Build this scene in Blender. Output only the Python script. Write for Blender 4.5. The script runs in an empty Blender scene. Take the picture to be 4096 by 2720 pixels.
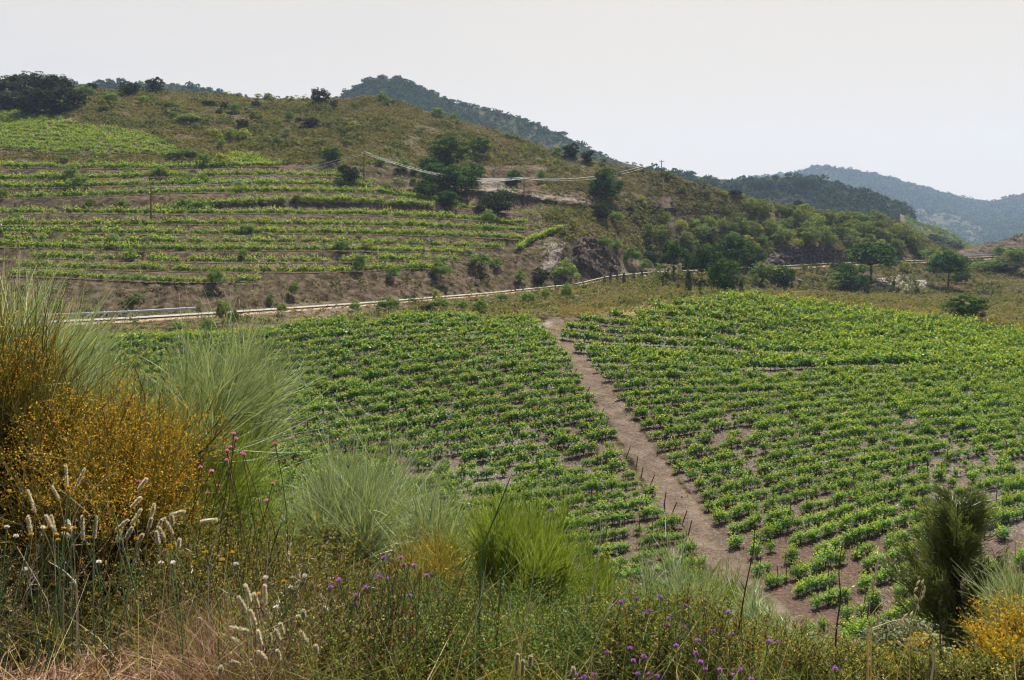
import bpy, math
import numpy as np
from mathutils import Vector

SC = bpy.context.scene
COL = SC.collection
R = math.radians

# ------------------------------------------------------------------ camera, sky, sun, exposure
FPX = 887.0          # focal length in pixels of a 1024 px wide frame
HOR = 237.0          # height of the horizon in that frame
cam_d = bpy.data.cameras.new("camera")
cam = bpy.data.objects.new("camera", cam_d); COL.objects.link(cam)
cam_d.sensor_width = 36.0
cam_d.lens = 36.0 * FPX / 1024.0
cam_d.shift_y = -(340.0 - HOR) / 1024.0
cam.location = (0, 0, 0); cam.rotation_euler = (R(90), 0, 0)
cam_d.clip_start = 0.1; cam_d.clip_end = 12000
SC.camera = cam

SUN_EL, SUN_AZ = 58.0, 20.0      # sun stands behind the hill, slightly to the right
world = bpy.data.worlds.new("World"); SC.world = world; world.use_nodes = True
nt = world.node_tree; nt.nodes.clear()
wo = nt.nodes.new("ShaderNodeOutputWorld"); bg = nt.nodes.new("ShaderNodeBackground")
sky = nt.nodes.new("ShaderNodeTexSky"); sky.sky_type = 'NISHITA'; sky.sun_disc = False
sky.sun_elevation = R(SUN_EL); sky.sun_rotation = R(SUN_AZ)
sky.air_density = 1.3; sky.dust_density = 3.0; sky.ozone_density = 1.0
hs = nt.nodes.new("ShaderNodeHueSaturation"); hs.inputs['Saturation'].default_value = 0.75; hs.inputs['Value'].default_value = 0.45
nt.links.new(sky.outputs[0], hs.inputs['Color'])
tc = nt.nodes.new("ShaderNodeTexCoord"); sp = nt.nodes.new("ShaderNodeSeparateXYZ")
nt.links.new(tc.outputs['Generated'], sp.inputs[0])
mr = nt.nodes.new("ShaderNodeMapRange"); mr.inputs['From Min'].default_value = 0.30; mr.inputs['From Max'].default_value = 0.65
mr.inputs['To Min'].default_value = 0.97; mr.inputs['To Max'].default_value = 0.15
nt.links.new(sp.outputs['Z'], mr.inputs['Value'])
mrx = nt.nodes.new("ShaderNodeMapRange"); mrx.inputs['From Min'].default_value = -0.55; mrx.inputs['From Max'].default_value = 0.1
mrx.inputs['To Min'].default_value = 1.0; mrx.inputs['To Max'].default_value = 0.0
nt.links.new(sp.outputs['X'], mrx.inputs['Value'])
# thin high cloud veil: nearly even pale grey, faintly violet to the left, with soft streaks
SKYK = 3.87
nz = nt.nodes.new("ShaderNodeTexNoise"); nz.inputs['Scale'].default_value = 3.0; nz.inputs['Detail'].default_value = 5.0
mp = nt.nodes.new("ShaderNodeMapping"); mp.inputs['Scale'].default_value = (1.0, 1.0, 4.0)
nt.links.new(tc.outputs['Generated'], mp.inputs[0]); nt.links.new(mp.outputs[0], nz.inputs['Vector'])
veil = nt.nodes.new("ShaderNodeMix"); veil.data_type = 'RGBA'
veil.inputs[6].default_value = (0.93*SKYK, 0.855*SKYK, 0.745*SKYK, 1)
veil.inputs[7].default_value = (0.82*SKYK, 0.79*SKYK, 0.765*SKYK, 1)
mul = nt.nodes.new("ShaderNodeMath"); mul.operation = 'MULTIPLY'
mr2 = nt.nodes.new("ShaderNodeMapRange"); mr2.inputs['From Min'].default_value = 0.3; mr2.inputs['From Max'].default_value = 0.65
nt.links.new(nz.outputs[0], mr2.inputs['Value'])
nt.links.new(mr2.outputs[0], mul.inputs[0]); nt.links.new(mrx.outputs[0], mul.inputs[1]); nt.links.new(mul.outputs[0], veil.inputs[0])
mix = nt.nodes.new("ShaderNodeMix"); mix.data_type = 'RGBA'
mry = nt.nodes.new("ShaderNodeMapRange"); mry.inputs['From Min'].default_value = -.5; mry.inputs['From Max'].default_value = .3
mry.inputs['To Min'].default_value = .25; mry.inputs['To Max'].default_value = 1.0; nt.links.new(sp.outputs['Y'], mry.inputs['Value'])
mm = nt.nodes.new("ShaderNodeMath"); mm.operation = 'MULTIPLY'; nt.links.new(mr.outputs[0], mm.inputs[0]); nt.links.new(mry.outputs[0], mm.inputs[1])
nt.links.new(mm.outputs[0], mix.inputs[0]); nt.links.new(hs.outputs[0], mix.inputs[6]); nt.links.new(veil.outputs[2], mix.inputs[7])
nt.links.new(mix.outputs[2], bg.inputs[0]); bg.inputs[1].default_value = 0.1
nt.links.new(bg.outputs[0], wo.inputs[0])

sun_d = bpy.data.lights.new("sun", 'SUN'); sun_d.energy = 5.0; sun_d.angle = R(0.6); sun_d.color = (1.0, 0.95, 0.87)
sun = bpy.data.objects.new("sun", sun_d); COL.objects.link(sun)
el, az = R(SUN_EL), R(SUN_AZ)
sdir = Vector((math.sin(az) * math.cos(el), math.cos(az) * math.cos(el), math.sin(el)))
sun.rotation_euler = sdir.to_track_quat('Z', 'Y').to_euler()
SC.view_settings.view_transform = 'Standard'; SC.view_settings.look = 'None'
SC.view_settings.exposure = 1.2; SC.view_settings.gamma = 1.0
SC.cycles.max_bounces = 6; SC.cycles.diffuse_bounces = 2; SC.cycles.transmission_bounces = 4
SC.cycles.transparent_max_bounces = 4; SC.cycles.volume_bounces = 1
SC.cycles.pixel_filter_type = 'BLACKMAN_HARRIS'; SC.cycles.filter_width = 1.15
SC.cycles.use_denoising = True
SC.cycles.use_adaptive_sampling = True; SC.cycles.adaptive_threshold = 0.02

# ------------------------------------------------------------------ noise
def _hash(ix, iy, seed):
    n = (ix.astype(np.int64) * 374761393 + iy.astype(np.int64) * 668265263 + seed * 974711) & 0x7fffffff
    n = ((n ^ (n >> 13)) * 1274126177) & 0x7fffffff
    n = (n ^ (n >> 16)) & 0xffff
    return n / 65535.0
def vnoise(x, y, seed=0):
    x = np.asarray(x, float); y = np.asarray(y, float)
    ix = np.floor(x); iy = np.floor(y); fx = x - ix; fy = y - iy
    fx = fx * fx * (3 - 2 * fx); fy = fy * fy * (3 - 2 * fy)
    a = _hash(ix, iy, seed); b = _hash(ix + 1, iy, seed); c = _hash(ix, iy + 1, seed); d = _hash(ix + 1, iy + 1, seed)
    return (a * (1 - fx) + b * fx) * (1 - fy) + (c * (1 - fx) + d * fx) * fy
def fbm(x, y, s, octv=4, seed=0):
    t = 0; amp = 0.5; x = np.asarray(x, float) / s; y = np.asarray(y, float) / s
    for o in range(octv):
        t = t + amp * vnoise(x, y, seed + o * 17); x = x * 2.03; y = y * 2.03; amp *= 0.5
    return t * 2 - 1 + amp
def sstep(a, b, x):
    t = np.clip((x - a) / (b - a), 0, 1); return t * t * (3 - 2 * t)
def inpoly(u, v, poly):
    u = np.asarray(u, float); v = np.asarray(v, float); c = np.zeros(u.shape, bool); n = len(poly)
    for i in range(n):
        x1, y1 = poly[i]; x2, y2 = poly[(i + 1) % n]
        if y1 == y2: continue
        t = ((y1 > v) != (y2 > v)) & (u < (x2 - x1) * (v - y1) / (y2 - y1) + x1)
        c ^= t
    return c
def polymask(u, v, poly, soft):
    """about 1 inside, falling to 0 over soft units"""
    acc = np.zeros(np.shape(u))
    for i in range(8):
        a = i * math.pi / 4 + .3
        acc += inpoly(u + soft * math.cos(a), v + soft * .5 * math.sin(a), poly)
    return acc / 8

# ------------------------------------------------------------------ the lie of the land
# feature lines: for a bearing u (px of the frame) the distance y in metres and the angle below eye level (as v)
def L(*k): k = np.array(k, float); return k[:, 0], k[:, 1], k[:, 2]
LINES = [
 L((-400,50,562),(1424,50,560)),
 L((-400,66,467),(512,66,465),(1424,66,465)),
 L((-400,84,372),(512,84,370),(640,86,368),(740,88,368),(1424,88,370)),
 L((-400,90,346),(0,90,343),(100,91,340),(256,93,334),(384,98,321),(530,103,317),(560,104,317),(640,112,312),(700,119,301),(740,125,297),(775,125,299),(800,124,302),(850,121,311),(930,115,320),(1024,109,336),(1424,100,350)),
 L((-400,99,340),(0,99,338),(128,101,336),(256,106,329),(384,116,318),(480,130,308),(560,140,303),(640,158,292),(700,182,289),(740,196,290),(790,212,291.5),(850,224,293),(930,228,294.5),(1024,234,296),(1424,240,296)),
 L((-400,108,338),(0,110,327),(48,113,324.5),(128,118,320.5),(217,124,315),(256,127,312.5),(369,140,304.5),(490,162,294.5),(577,186,285.5),(607,200,279),(650,212,274.5),(711,225,272),(781,240,268),(846,262,264.5),(924,285,262),(967,292,259.5),(1024,300,257),(1424,330,250)),
 L((-400,112.5,334),(0,114.5,323.5),(48,117.5,321.3),(128,122.5,317.7),(217,128.5,312.4),(256,132,310),(369,145,302.5),(490,167.5,292.6),(577,192,283.6),(607,206,276.3),(650,218,272),(711,231,269.7),(781,246,266),(846,268,262.7),(924,291,260.4),(967,298,257.8),(1024,306,255),(1424,336,249)),
 L((-400,124,300),(0,124,288),(48,125,288),(128,130,285),(256,138,283),(384,155,276),(480,178,262),(530,190,253),(577,202,240),(607,214,238),(625,218,255),(650,226,262),(711,240,258),(760,250,252),(810,258,246),(860,276,253),(924,296,254),(955,308,252),(985,314,245),(1024,320,237),(1424,345,225)),
 L((-400,290,80),(0,272,97),(87,276,90),(173,281,91),(230,285,96),(304,290,100),(369,290,96),(391,288,101),(434,285,113),(477,280,125),(520,276,140),(564,270,154),(607,266,163),(650,264,171),(685,265,179),(737,272,195),(781,284,206),(824,296,212),(867,306,217),(902,308,222),(924,308,238),(955,309,251.8),(985,315,244.7),(1024,321,236.5),(1424,346,224)),
]
UG = np.arange(-400, 1425, 4.0)
def _sm(a, n):
    if n < 2: return a
    k = np.hanning(n + 2)[1:-1]; k /= k.sum()
    return np.convolve(np.pad(a, n, mode='edge'), k, 'same')[n:-n]
PD, PZ = [], []
for i, (u, y, v) in enumerate(LINES):
    yy = _sm(np.interp(UG, u, y), 9); vv = _sm(np.interp(UG, u, v), 5 if i < 7 else 3)
    PD.append(yy); PZ.append(-(vv - HOR) / FPX * yy)
PD = np.array(PD); PZ = np.array(PZ)

TER = [  # terrace rows, traced along the feet of the vines (pixel * 0.1483, + 50)
 [(0,795),(600,805),(1150,805),(1500,792),(1870,790)],
 [(0,880),(700,872),(1180,862),(1800,850),(2360,866),(2430,880)],
 [(0,940),(600,930),(1180,915),(1800,915),(2360,918),(2500,935)],
 [(0,1008),(590,995),(1180,970),(1800,965),(2360,965),(2600,972),(2991,1045),(3271,1104)],
 [(1020,1090),(1180,1075),(1500,1045),(1800,1035),(2300,1030),(2900,1058)],
 [(0,1108),(590,1108),(1180,1115),(1700,1112),(2360,1115),(3141,1150),(3471,1180),(3541,1180)],
 [(0,1190),(590,1188),(1180,1185),(1900,1188),(2360,1190),(2891,1200),(3541,1228)],
 [(0,1235),(590,1245),(1180,1252),(1770,1244),(2360,1247),(2891,1258),(3521,1285)],
 [(0,1288),(590,1300),(1180,1308),(1770,1308),(2360,1308),(2891,1330),(3381,1340)],
 [(0,1335),(590,1350),(1180,1358),(1770,1360),(2360,1362),(2791,1368),(3191,1385)],
 [(200,1408),(590,1420),(1180,1438),(1770,1440),(2360,1436),(2591,1425),(3091,1430)],
 [(150,1470),(590,1485),(1180,1500),(1770,1508),(2250,1505),(2591,1490),(2891,1480)],
 [(100,1530),(590,1550),(900,1566),(1300,1576),(1760,1565)],
]
TER = [[(x * .1483, 50 + y * .1483) for x, y in t] for t in TER]
TPH = [TER[k] for k in range(13) if k != 4]

def base_H(x, y):
    """height of the ground without small relief"""
    x = np.asarray(x, float); y = np.asarray(y, float)
    yc = np.maximum(y, 30.0)
    u = np.clip(512 + FPX * x / yc, -399, 1423)
    iu = (u + 400) / 4.0; i0 = np.floor(iu).astype(int); f = iu - i0
    D = [a[i0] * (1 - f) + a[i0 + 1] * f for a in PD]
    Z = [a[i0] * (1 - f) + a[i0 + 1] * f for a in PZ]
    # verge and bank below the camera
    xl = np.clip((6 - x) / 14, 0, 1)
    b = [(-400, -1.0), (-8, -1.3), (2.6, -1.66)]
    z = np.interp(y, [p[0] for p in b], [p[1] for p in b])
    k = [(2.6, -1.66), (5, -2.55 + .35 * xl), (8, -4.5 + 1.3 * xl), (12, -6.9 + 1.9 * xl), (38, -18.4)]
    for (ya, za), (yb, zb) in zip(k[:-1], k[1:]):
        t = np.clip((y - ya) / (yb - ya), 0, 1); z = np.where(y > ya, za + (zb - za) * t, z)
    ya, za = 38.0, -18.4
    for d, zz in zip(D, Z):
        t = np.clip((y - ya) / (d - ya), 0, 1); z = np.where(y > ya, za + (zz - za) * t, z)
        ya, za = d, zz
    # behind the crest the hill falls to the valley
    zb = np.maximum(za - (y - ya) * .32 - np.minimum((y - ya) ** 2 * .004, 20), -24)
    return np.where(y > ya, zb, z), D, u

def H(x, y):
    z, D, u = base_H(x, y)
    x = np.asarray(x, float); y = np.asarray(y, float)
    v = HOR - FPX * z / np.maximum(y, 1)
    # terraces
    m = (sstep(D[7] - 4, D[7] + 3, y)) * (1 - sstep(520, 560, u)) * (y > 80) * sstep(162, 172, v)
    rows = np.array([np.interp(u, [p[0] for p in t], [p[1] for p in t]) for t in TPH])
    slope = (np.asarray(PZ[8] - PZ[7]) / (PD[8] - PD[7])).mean()
    off = np.zeros_like(z)
    for k in range(len(TPH) - 1):
        hi, lo = rows[k], rows[k + 1]; gap = np.maximum(lo - hi, 2)
        f = np.clip((lo - v) / gap, 0, 1); inside = (v <= lo) & (v > hi)
        dz = gap / FPX * y * 1.25
        g = sstep(.42, .86, f)
        off = np.where(inside, (g - f) * dz * .55, off)
    z = z + m * off
    far = sstep(150, 240, y) * (1 - sstep(0, 1, 1 - (y > D[6])))
    hill = sstep(D[7] - 2, D[7] + 12, y) * (y > 60)
    z = z + hill * (1 - .7 * m) * (fbm(x, y, 14, 4, 3) * .9 * (1 - sstep(-16, 0, y - D[8])) + fbm(x, y, 2.5, 3, 9) * .16)
    field = (y > 36) & (y < D[3] + 2)
    z = z + np.where(field, fbm(x, y, 9, 3, 5) * .22 + fbm(x, y, .9, 2, 6) * .05, 0)
    mid = sstep(D[3], D[3] + 6, y) * (1 - sstep(D[5] - 8, D[5] - 1.5, y))
    z = z + mid * (fbm(x, y, 8, 4, 21) * .7 - .15)
    z = z - mid * (1 - sstep(420, 560, u)) * .7
    fg = (1 - sstep(30, 40, y)) * sstep(1.5, 4, y)
    z = z + fg * fbm(x, y, 1.8, 4, 31) * .16
    # cuttings beside the road are rough
    cut = sstep(D[6] + .5, D[6] + 2, y) * (1 - sstep(D[7] - 1, D[7] + 3, y)) * (y > 60)
    z = z + cut * fbm(x * 1.0, z * 2.2, 1.6, 4, 41) * .6
    # old terrace walls on the open hill
    return z
def Hs(x, y): return float(H(np.array([x], float), np.array([y], float))[0])
def proj(x, y, z):
    return 512 + FPX * x / y, HOR - FPX * z / y

_HY = 2.5 * (330 / 2.5) ** np.linspace(0, 1, 700); _HU = np.arange(-120, 1145, 1.5)
_HG = np.stack([H((_HU - 512) / FPX * yv, np.full(_HU.shape, yv)) for yv in _HY])
def hit(us, vs, y0=2.5):
    """where the line of sight through (u, v) meets the ground: arrays x, y, z (nan where it misses)"""
    us = np.atleast_1d(np.asarray(us, float)); vs = np.atleast_1d(np.asarray(vs, float))
    f = np.clip((us + 120) / 1.5, 0, len(_HU) - 1.001); i = f.astype(int); f = f - i
    hc = _HG[:, i] * (1 - f) + _HG[:, i + 1] * f
    d = (-(vs - HOR) / FPX)[None] * _HY[:, None] - hc
    ok = (d[1:] <= 0) & (d[:-1] > 0) & (_HY[1:, None] > y0)
    k = ok.argmax(0); has = ok.any(0); j = np.arange(len(us)); t = d[k, j] / np.where(has, d[k, j] - d[k + 1, j], 1)
    y = np.where(has, _HY[k] + (_HY[k + 1] - _HY[k]) * t, np.nan); x = (us - 512) / FPX * y
    z = np.where(has, H(np.nan_to_num(x), np.nan_to_num(y, nan=100)), np.nan)
    return x, y, z

# ------------------------------------------------------------------ mesh plumbing
def mesh_from(name, V, F, mats, midx=None, smooth=False, attrs=None):
    V = np.asarray(V, np.float32).reshape(-1, 3); F = np.asarray(F, np.int32); n = F.shape[1]
    me = bpy.data.meshes.new(name)
    me.vertices.add(len(V)); me.vertices.foreach_set('co', V.ravel())
    me.loops.add(F.size); me.loops.foreach_set('vertex_index', F.ravel())
    me.polygons.add(len(F)); me.polygons.foreach_set('loop_start', np.arange(0, F.size, n, dtype=np.int32))
    if midx is not None: me.polygons.foreach_set('material_index', np.asarray(midx, np.int32))
    if smooth: me.polygons.foreach_set('use_smooth', np.ones(len(F), bool))
    for m in (mats if isinstance(mats, (list, tuple)) else [mats]): me.materials.append(m)
    for k, a in (attrs or {}).items():
        at = me.attributes.new(k, 'FLOAT', 'POINT'); at.data.foreach_set('value', np.asarray(a, np.float32))
    me.update(calc_edges=True)
    return me
def link(name, me, parent=None, loc=None, **props):
    o = bpy.data.objects.new(name, me); COL.objects.link(o)
    if parent is not None: o.parent = parent
    if loc is not None: o.location = loc
    for k, v in props.items():
        if v is not None: o[k] = v
    return o
def thing(name, label, cat, loc, group=None, rz=0.0, sc=1.0):
    o = bpy.data.objects.new(name, None); COL.objects.link(o); o.empty_display_size = .2
    o.location = loc; o.rotation_euler = (0, 0, rz)
    o.scale = sc if isinstance(sc, (tuple, list)) else (sc, sc, sc)
    o['label'] = label; o['category'] = cat
    if group: o['group'] = group
    return o
class Geo:
    """collects quads"""
    def __init__(s): s.V = []; s.F = []; s.M = []; s.n = 0
    def add(s, V, F, m=0):
        V = np.asarray(V, float).reshape(-1, 3); F = np.asarray(F, int)
        if len(V) == 0: return
        s.V.append(V); s.F.append(F + s.n); s.M.append(np.full(len(F), m)); s.n += len(V)
    def quads(s, V4, m=0):
        V4 = np.asarray(V4, float).reshape(-1, 4, 3); s.add(V4.reshape(-1, 3), np.arange(len(V4) * 4).reshape(-1, 4), m)
    def mesh(s, name, mats, smooth=False):
        return mesh_from(name, np.concatenate(s.V), np.concatenate(s.F), mats, np.concatenate(s.M), smooth)
def nrm(a): return a / np.maximum(np.linalg.norm(a, axis=-1, keepdims=True), 1e-9)
def leaves(C, N, size, aspect, rng):
    n = len(C); t = nrm(np.cross(N, rng.normal(size=(n, 3)))); b = nrm(np.cross(N, t))
    s = np.broadcast_to(np.asarray(size, float), (n,))[:, None] * .5
    return np.stack([C - t * s, C + b * s * aspect - t * s * .1, C + t * s, C - b * s * aspect - t * s * .1], 1)
def tube(P, r, k=6):
    P = np.asarray(P, float); r = np.broadcast_to(np.asarray(r, float), (len(P),))
    T = nrm(np.gradient(P, axis=0)); ref = np.array([.31, .17, .93]) if abs(T[0, 2]) < .8 else np.array([.9, .3, .1])
    A = nrm(np.cross(T, ref)); B = np.cross(T, A); an = np.arange(k) / k * 2 * math.pi
    V = P[:, None] + r[:, None, None] * (A[:, None] * np.cos(an)[None, :, None] + B[:, None] * np.sin(an)[None, :, None])
    i = np.arange(len(P) - 1)[:, None] * k + np.arange(k)[None]; j = np.arange(len(P) - 1)[:, None] * k + (np.arange(k)[None] + 1) % k
    F = np.stack([i, j, j + k, i + k], -1).reshape(-1, 4)
    return V.reshape(-1, 3), F
def box(cx, cy, cz, sx, sy, sz):
    v = np.array([[a, b, c] for c in (-1, 1) for b in (-1, 1) for a in (-1, 1)], float) * .5 * [sx, sy, sz] + [cx, cy, cz]
    return v, [[0, 2, 3, 1], [4, 5, 7, 6], [0, 1, 5, 4], [2, 6, 7, 3], [0, 4, 6, 2], [1, 3, 7, 5]]
def ribbons(P0, Dr, Ln, w, rng, seg=3, bend=None, taper=.35):
    """thin curved blades: P0 roots, Dr unit directions, Ln lengths, w widths, bend vectors added quadratically"""
    n = len(P0); W = nrm(np.cross(Dr, rng.normal(size=(n, 3)))) * (np.broadcast_to(np.asarray(w, float), (n,))[:, None] * .5)
    t = np.linspace(0, 1, seg + 1)
    if bend is None: bend = np.zeros((n, 3))
    C = P0[:, None] + Dr[:, None] * (Ln[:, None, None] * t[None, :, None]) + bend[:, None] * (Ln[:, None, None] * t[None, :, None] ** 2)
    ww = (1 - (1 - taper) * t)[None, :, None]
    A = C - W[:, None] * ww; B = C + W[:, None] * ww
    V = np.stack([A, B], 2).reshape(-1, 3)
    i = (np.arange(n)[:, None] * (seg + 1) + np.arange(seg)[None]) * 2
    F = np.stack([i, i + 1, i + 3, i + 2], -1).reshape(-1, 4)
    return V, F

# ------------------------------------------------------------------ materials
def mat_base(name):
    m = bpy.data.materials.new(name); m.use_nodes = True; t = m.node_tree; t.nodes.clear()
    return m, t, t.nodes.new("ShaderNodeOutputMaterial")
def ramp(t, cols):
    r = t.nodes.new("ShaderNodeValToRGB"); e = r.color_ramp.elements
    while len(e) < len(cols): e.new(.5)
    for i, (p, c) in enumerate(cols): e[i].position = p; e[i].color = (*c, 1)
    return r
def leaf_mat(name, cols, trans=.35, rough=.55, gloss=.0, tcol=None):
    m, t, out = mat_base(name); g = t.nodes.new("ShaderNodeNewGeometry")
    oi = t.nodes.new("ShaderNodeObjectInfo"); n = len(cols)
    r = ramp(t, [(i / max(n - 1, 1), c) for i, c in enumerate(cols)]); t.links.new(g.outputs['Random Per Island'], r.inputs[0])
    # each plant a little lighter or darker than the next, clumps a little different in hue
    nz = t.nodes.new("ShaderNodeTexNoise"); nz.inputs['Scale'].default_value = .35; nz.inputs['Detail'].default_value = 2
    t.links.new(g.outputs['Position'], nz.inputs['Vector'])
    ad = t.nodes.new("ShaderNodeMath"); ad.operation = 'ADD'; t.links.new(nz.outputs[0], ad.inputs[0]); t.links.new(oi.outputs['Random'], ad.inputs[1])
    mp_ = t.nodes.new("ShaderNodeMapRange"); mp_.inputs['From Min'].default_value = .2; mp_.inputs['From Max'].default_value = 1.6
    mp_.inputs['To Min'].default_value = .75; mp_.inputs['To Max'].default_value = 1.25; t.links.new(ad.outputs[0], mp_.inputs[0])
    hv = t.nodes.new("ShaderNodeHueSaturation"); t.links.new(r.outputs[0], hv.inputs['Color']); t.links.new(mp_.outputs[0], hv.inputs['Value'])
    d = t.nodes.new("ShaderNodeBsdfDiffuse"); tr = t.nodes.new("ShaderNodeBsdfTranslucent"); mx = t.nodes.new("ShaderNodeMixShader")
    t.links.new(hv.outputs[0], d.inputs[0]); mx.inputs[0].default_value = trans
    tm = t.nodes.new("ShaderNodeMix"); tm.data_type = 'RGBA'; tm.blend_type = 'MULTIPLY'; tm.inputs[0].default_value = 1
    tm.inputs[7].default_value = (*(tcol or (1.25, 1.2, .55)), 1); t.links.new(hv.outputs[0], tm.inputs[6]); t.links.new(tm.outputs[2], tr.inputs[0])
    t.links.new(d.outputs[0], mx.inputs[1]); t.links.new(tr.outputs[0], mx.inputs[2])
    if gloss:
        gl = t.nodes.new("ShaderNodeBsdfGlossy"); gl.inputs['Roughness'].default_value = rough; gl.inputs[0].default_value = (.9, .95, 1, 1)
        m2 = t.nodes.new("ShaderNodeMixShader"); m2.inputs[0].default_value = gloss
        t.links.new(mx.outputs[0], m2.inputs[1]); t.links.new(gl.outputs[0], m2.inputs[2]); t.links.new(m2.outputs[0], out.inputs[0])
    else: t.links.new(mx.outputs[0], out.inputs[0])
    return m
def rough_mat(name, cols, scale=3.0, rough=.9, bump=.3, detail=6, stretch=(1, 1, 1), metal=0.0, cscale=None):
    m, t, out = mat_base(name); b = t.nodes.new("ShaderNodeBsdfPrincipled"); t.links.new(b.outputs[0], out.inputs[0])
    g = t.nodes.new("ShaderNodeNewGeometry"); mp_ = t.nodes.new("ShaderNodeMapping"); mp_.inputs['Scale'].default_value = stretch
    t.links.new(g.outputs['Position'], mp_.inputs[0])
    nz = t.nodes.new("ShaderNodeTexNoise"); nz.inputs['Scale'].default_value = scale; nz.inputs['Detail'].default_value = detail; nz.inputs['Roughness'].default_value = .65
    t.links.new(mp_.outputs[0], nz.inputs['Vector'])
    r = ramp(t, [(.3 + .4 * i / max(len(cols) - 1, 1), c) for i, c in enumerate(cols)]); t.links.new(nz.outputs[0], r.inputs[0])
    t.links.new(r.outputs[0], b.inputs['Base Color']); b.inputs['Roughness'].default_value = rough; b.inputs['Metallic'].default_value = metal; b.inputs['Specular IOR Level'].default_value = .5 if rough < .6 else .04
    if bump:
        bm = t.nodes.new("ShaderNodeBump"); bm.inputs['Strength'].default_value = bump; bm.inputs['Distance'].default_value = .1
        t.links.new(nz.outputs[0], bm.inputs['Height']); t.links.new(bm.outputs[0], b.inputs['Normal'])
    return m
M = {}
M['vine'] = leaf_mat('vine_leaf', [(.032,.09,.028),(.075,.18,.042),(.14,.26,.06),(.10,.215,.05)], .36, rough=.45, gloss=.025, tcol=(1.15,1.3,.5))
M['vinetip_sunlit'] = leaf_mat('sunlit_vine_tip_leaf', [(.18,.29,.055),(.30,.40,.075),(.38,.45,.10)], .5, tcol=(1.3,1.15,.4))  # yellower young tips, with the sunlight on them brightened into the colour
M['oak'] = leaf_mat('oak_leaf', [(.015,.027,.013),(.032,.045,.02),(.085,.09,.05)], .15, gloss=0)
M['pine'] = leaf_mat('pine_needle', [(.016,.042,.013),(.036,.075,.019),(.085,.14,.04)], .3, gloss=0)
M['grove'] = leaf_mat('grove_leaf', [(.085,.12,.04),(.14,.18,.06),(.20,.24,.085)], .3)
M['bush'] = leaf_mat('bush_leaf', [(.075,.13,.04),(.13,.20,.055),(.21,.28,.085)], .35)
M['yellowbush'] = leaf_mat('yellowish_leaf', [(.13,.17,.03),(.22,.25,.04),(.30,.30,.06)], .4)
M['greybush'] = leaf_mat('grey_leaf', [(.10,.12,.075),(.17,.19,.12),(.24,.26,.17)], .25)
M['cypress'] = leaf_mat('cypress_leaf', [(.012,.03,.012),(.02,.045,.016)], .1, gloss=.02)
M['scrub'] = leaf_mat('scrub_leaf', [(.05,.045,.018),(.12,.10,.035),(.09,.115,.032),(.17,.15,.06),(.12,.075,.04),(.21,.19,.08),(.08,.10,.03)], .3)
M['farleaf'] = leaf_mat('far_forest_leaf', [(.018,.042,.014),(.034,.068,.02),(.065,.10,.035)], .15, gloss=0)
M['bark'] = rough_mat('bark', [(.05,.035,.025),(.14,.10,.075)], 9, .95, .4, stretch=(1,1,.3))
M['vinewood'] = rough_mat('vine_wood', [(.03,.02,.015),(.09,.06,.045)], 12, .95, .3)
M['stake'] = rough_mat('stake_wood', [(.05,.04,.032),(.13,.10,.08)], 12, .9, .2)
# ------------------------------------------------------------------ ground
LEFTB = [(-60,352),(0,348),(100,343),(256,337),(300,330),(400,321),(470,319),(528,320),(552,340),(576,372),(598,410),(618,447),(641,487),(666,518),(691,547),(712,572),(700,600),(700,660),(250,700),(-60,560)]
RIGHTB = [(553,325),(600,319),(640,314),(700,302.5),(740,298.5),(775,300.5),(800,303.5),(850,312.5),(930,321.5),(1060,341),(1250,360),(1250,690),(824,700),(826,655),(800,625),(774,598),(744,560),(713,520),(684,484),(654,444),(625,404),(595,368),(570,345)]
UPPERB = [(-60,107),(0,110),(37,117),(82,126),(133,131),(160,142),(178,152),(175,156),(104,156),(0,152.5),(-60,152)]
UPPER2 = [(232,154),(253,155),(277,166),(225,166)]
PATHP = [(545,318),(562,318),(573,338),(596,365),(624,402),(652,446),(681,486),(710,520),(741,556),(770,592),(796,620),(816,652),(830,700),(770,700),(745,640),(716,574),(690,546),(664,510),(640,474),(618,436),(596,402),(572,368),(548,336)]
ROCKS = [([(465,175),(505,178),(520,190),(560,192),(600,200),(592,206),(540,202),(505,197),(475,196),(470,188)],.9),
         ([(460,196),(486,198),(480,210),(462,206)],.8), ([(500,202),(530,206),(560,218),(552,224),(520,214),(500,210)],.5),
         ([(615,192),(645,196),(640,215),(625,222),(612,206)],.7), ([(410,185),(440,190),(452,200),(430,200)],.4),
         ([(540,238),(566,240),(560,262),(545,282),(528,280),(540,258)],.95), ([(574,272),(605,274),(600,282),(585,284)],.6),
         ([(744,240),(780,244),(830,246),(848,254),(800,250),(760,252)],.85), ([(520,330),(545,316),(560,318),(556,330),(530,336)],.8),
         ([(868,276),(930,280),(930,292),(860,293)],.9), ([(930,285),(1000,286),(1000,293),(930,292)],.35),
         ([(905,246),(925,250),(930,259),(900,262)],.6), ([(955,238),(1040,226),(1040,257),(955,259)],.15),
         ([(486,318),(520,322),(540,330),(500,332)],.5), ([(600,60),(601,60),(600,61)],.1)]
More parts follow.
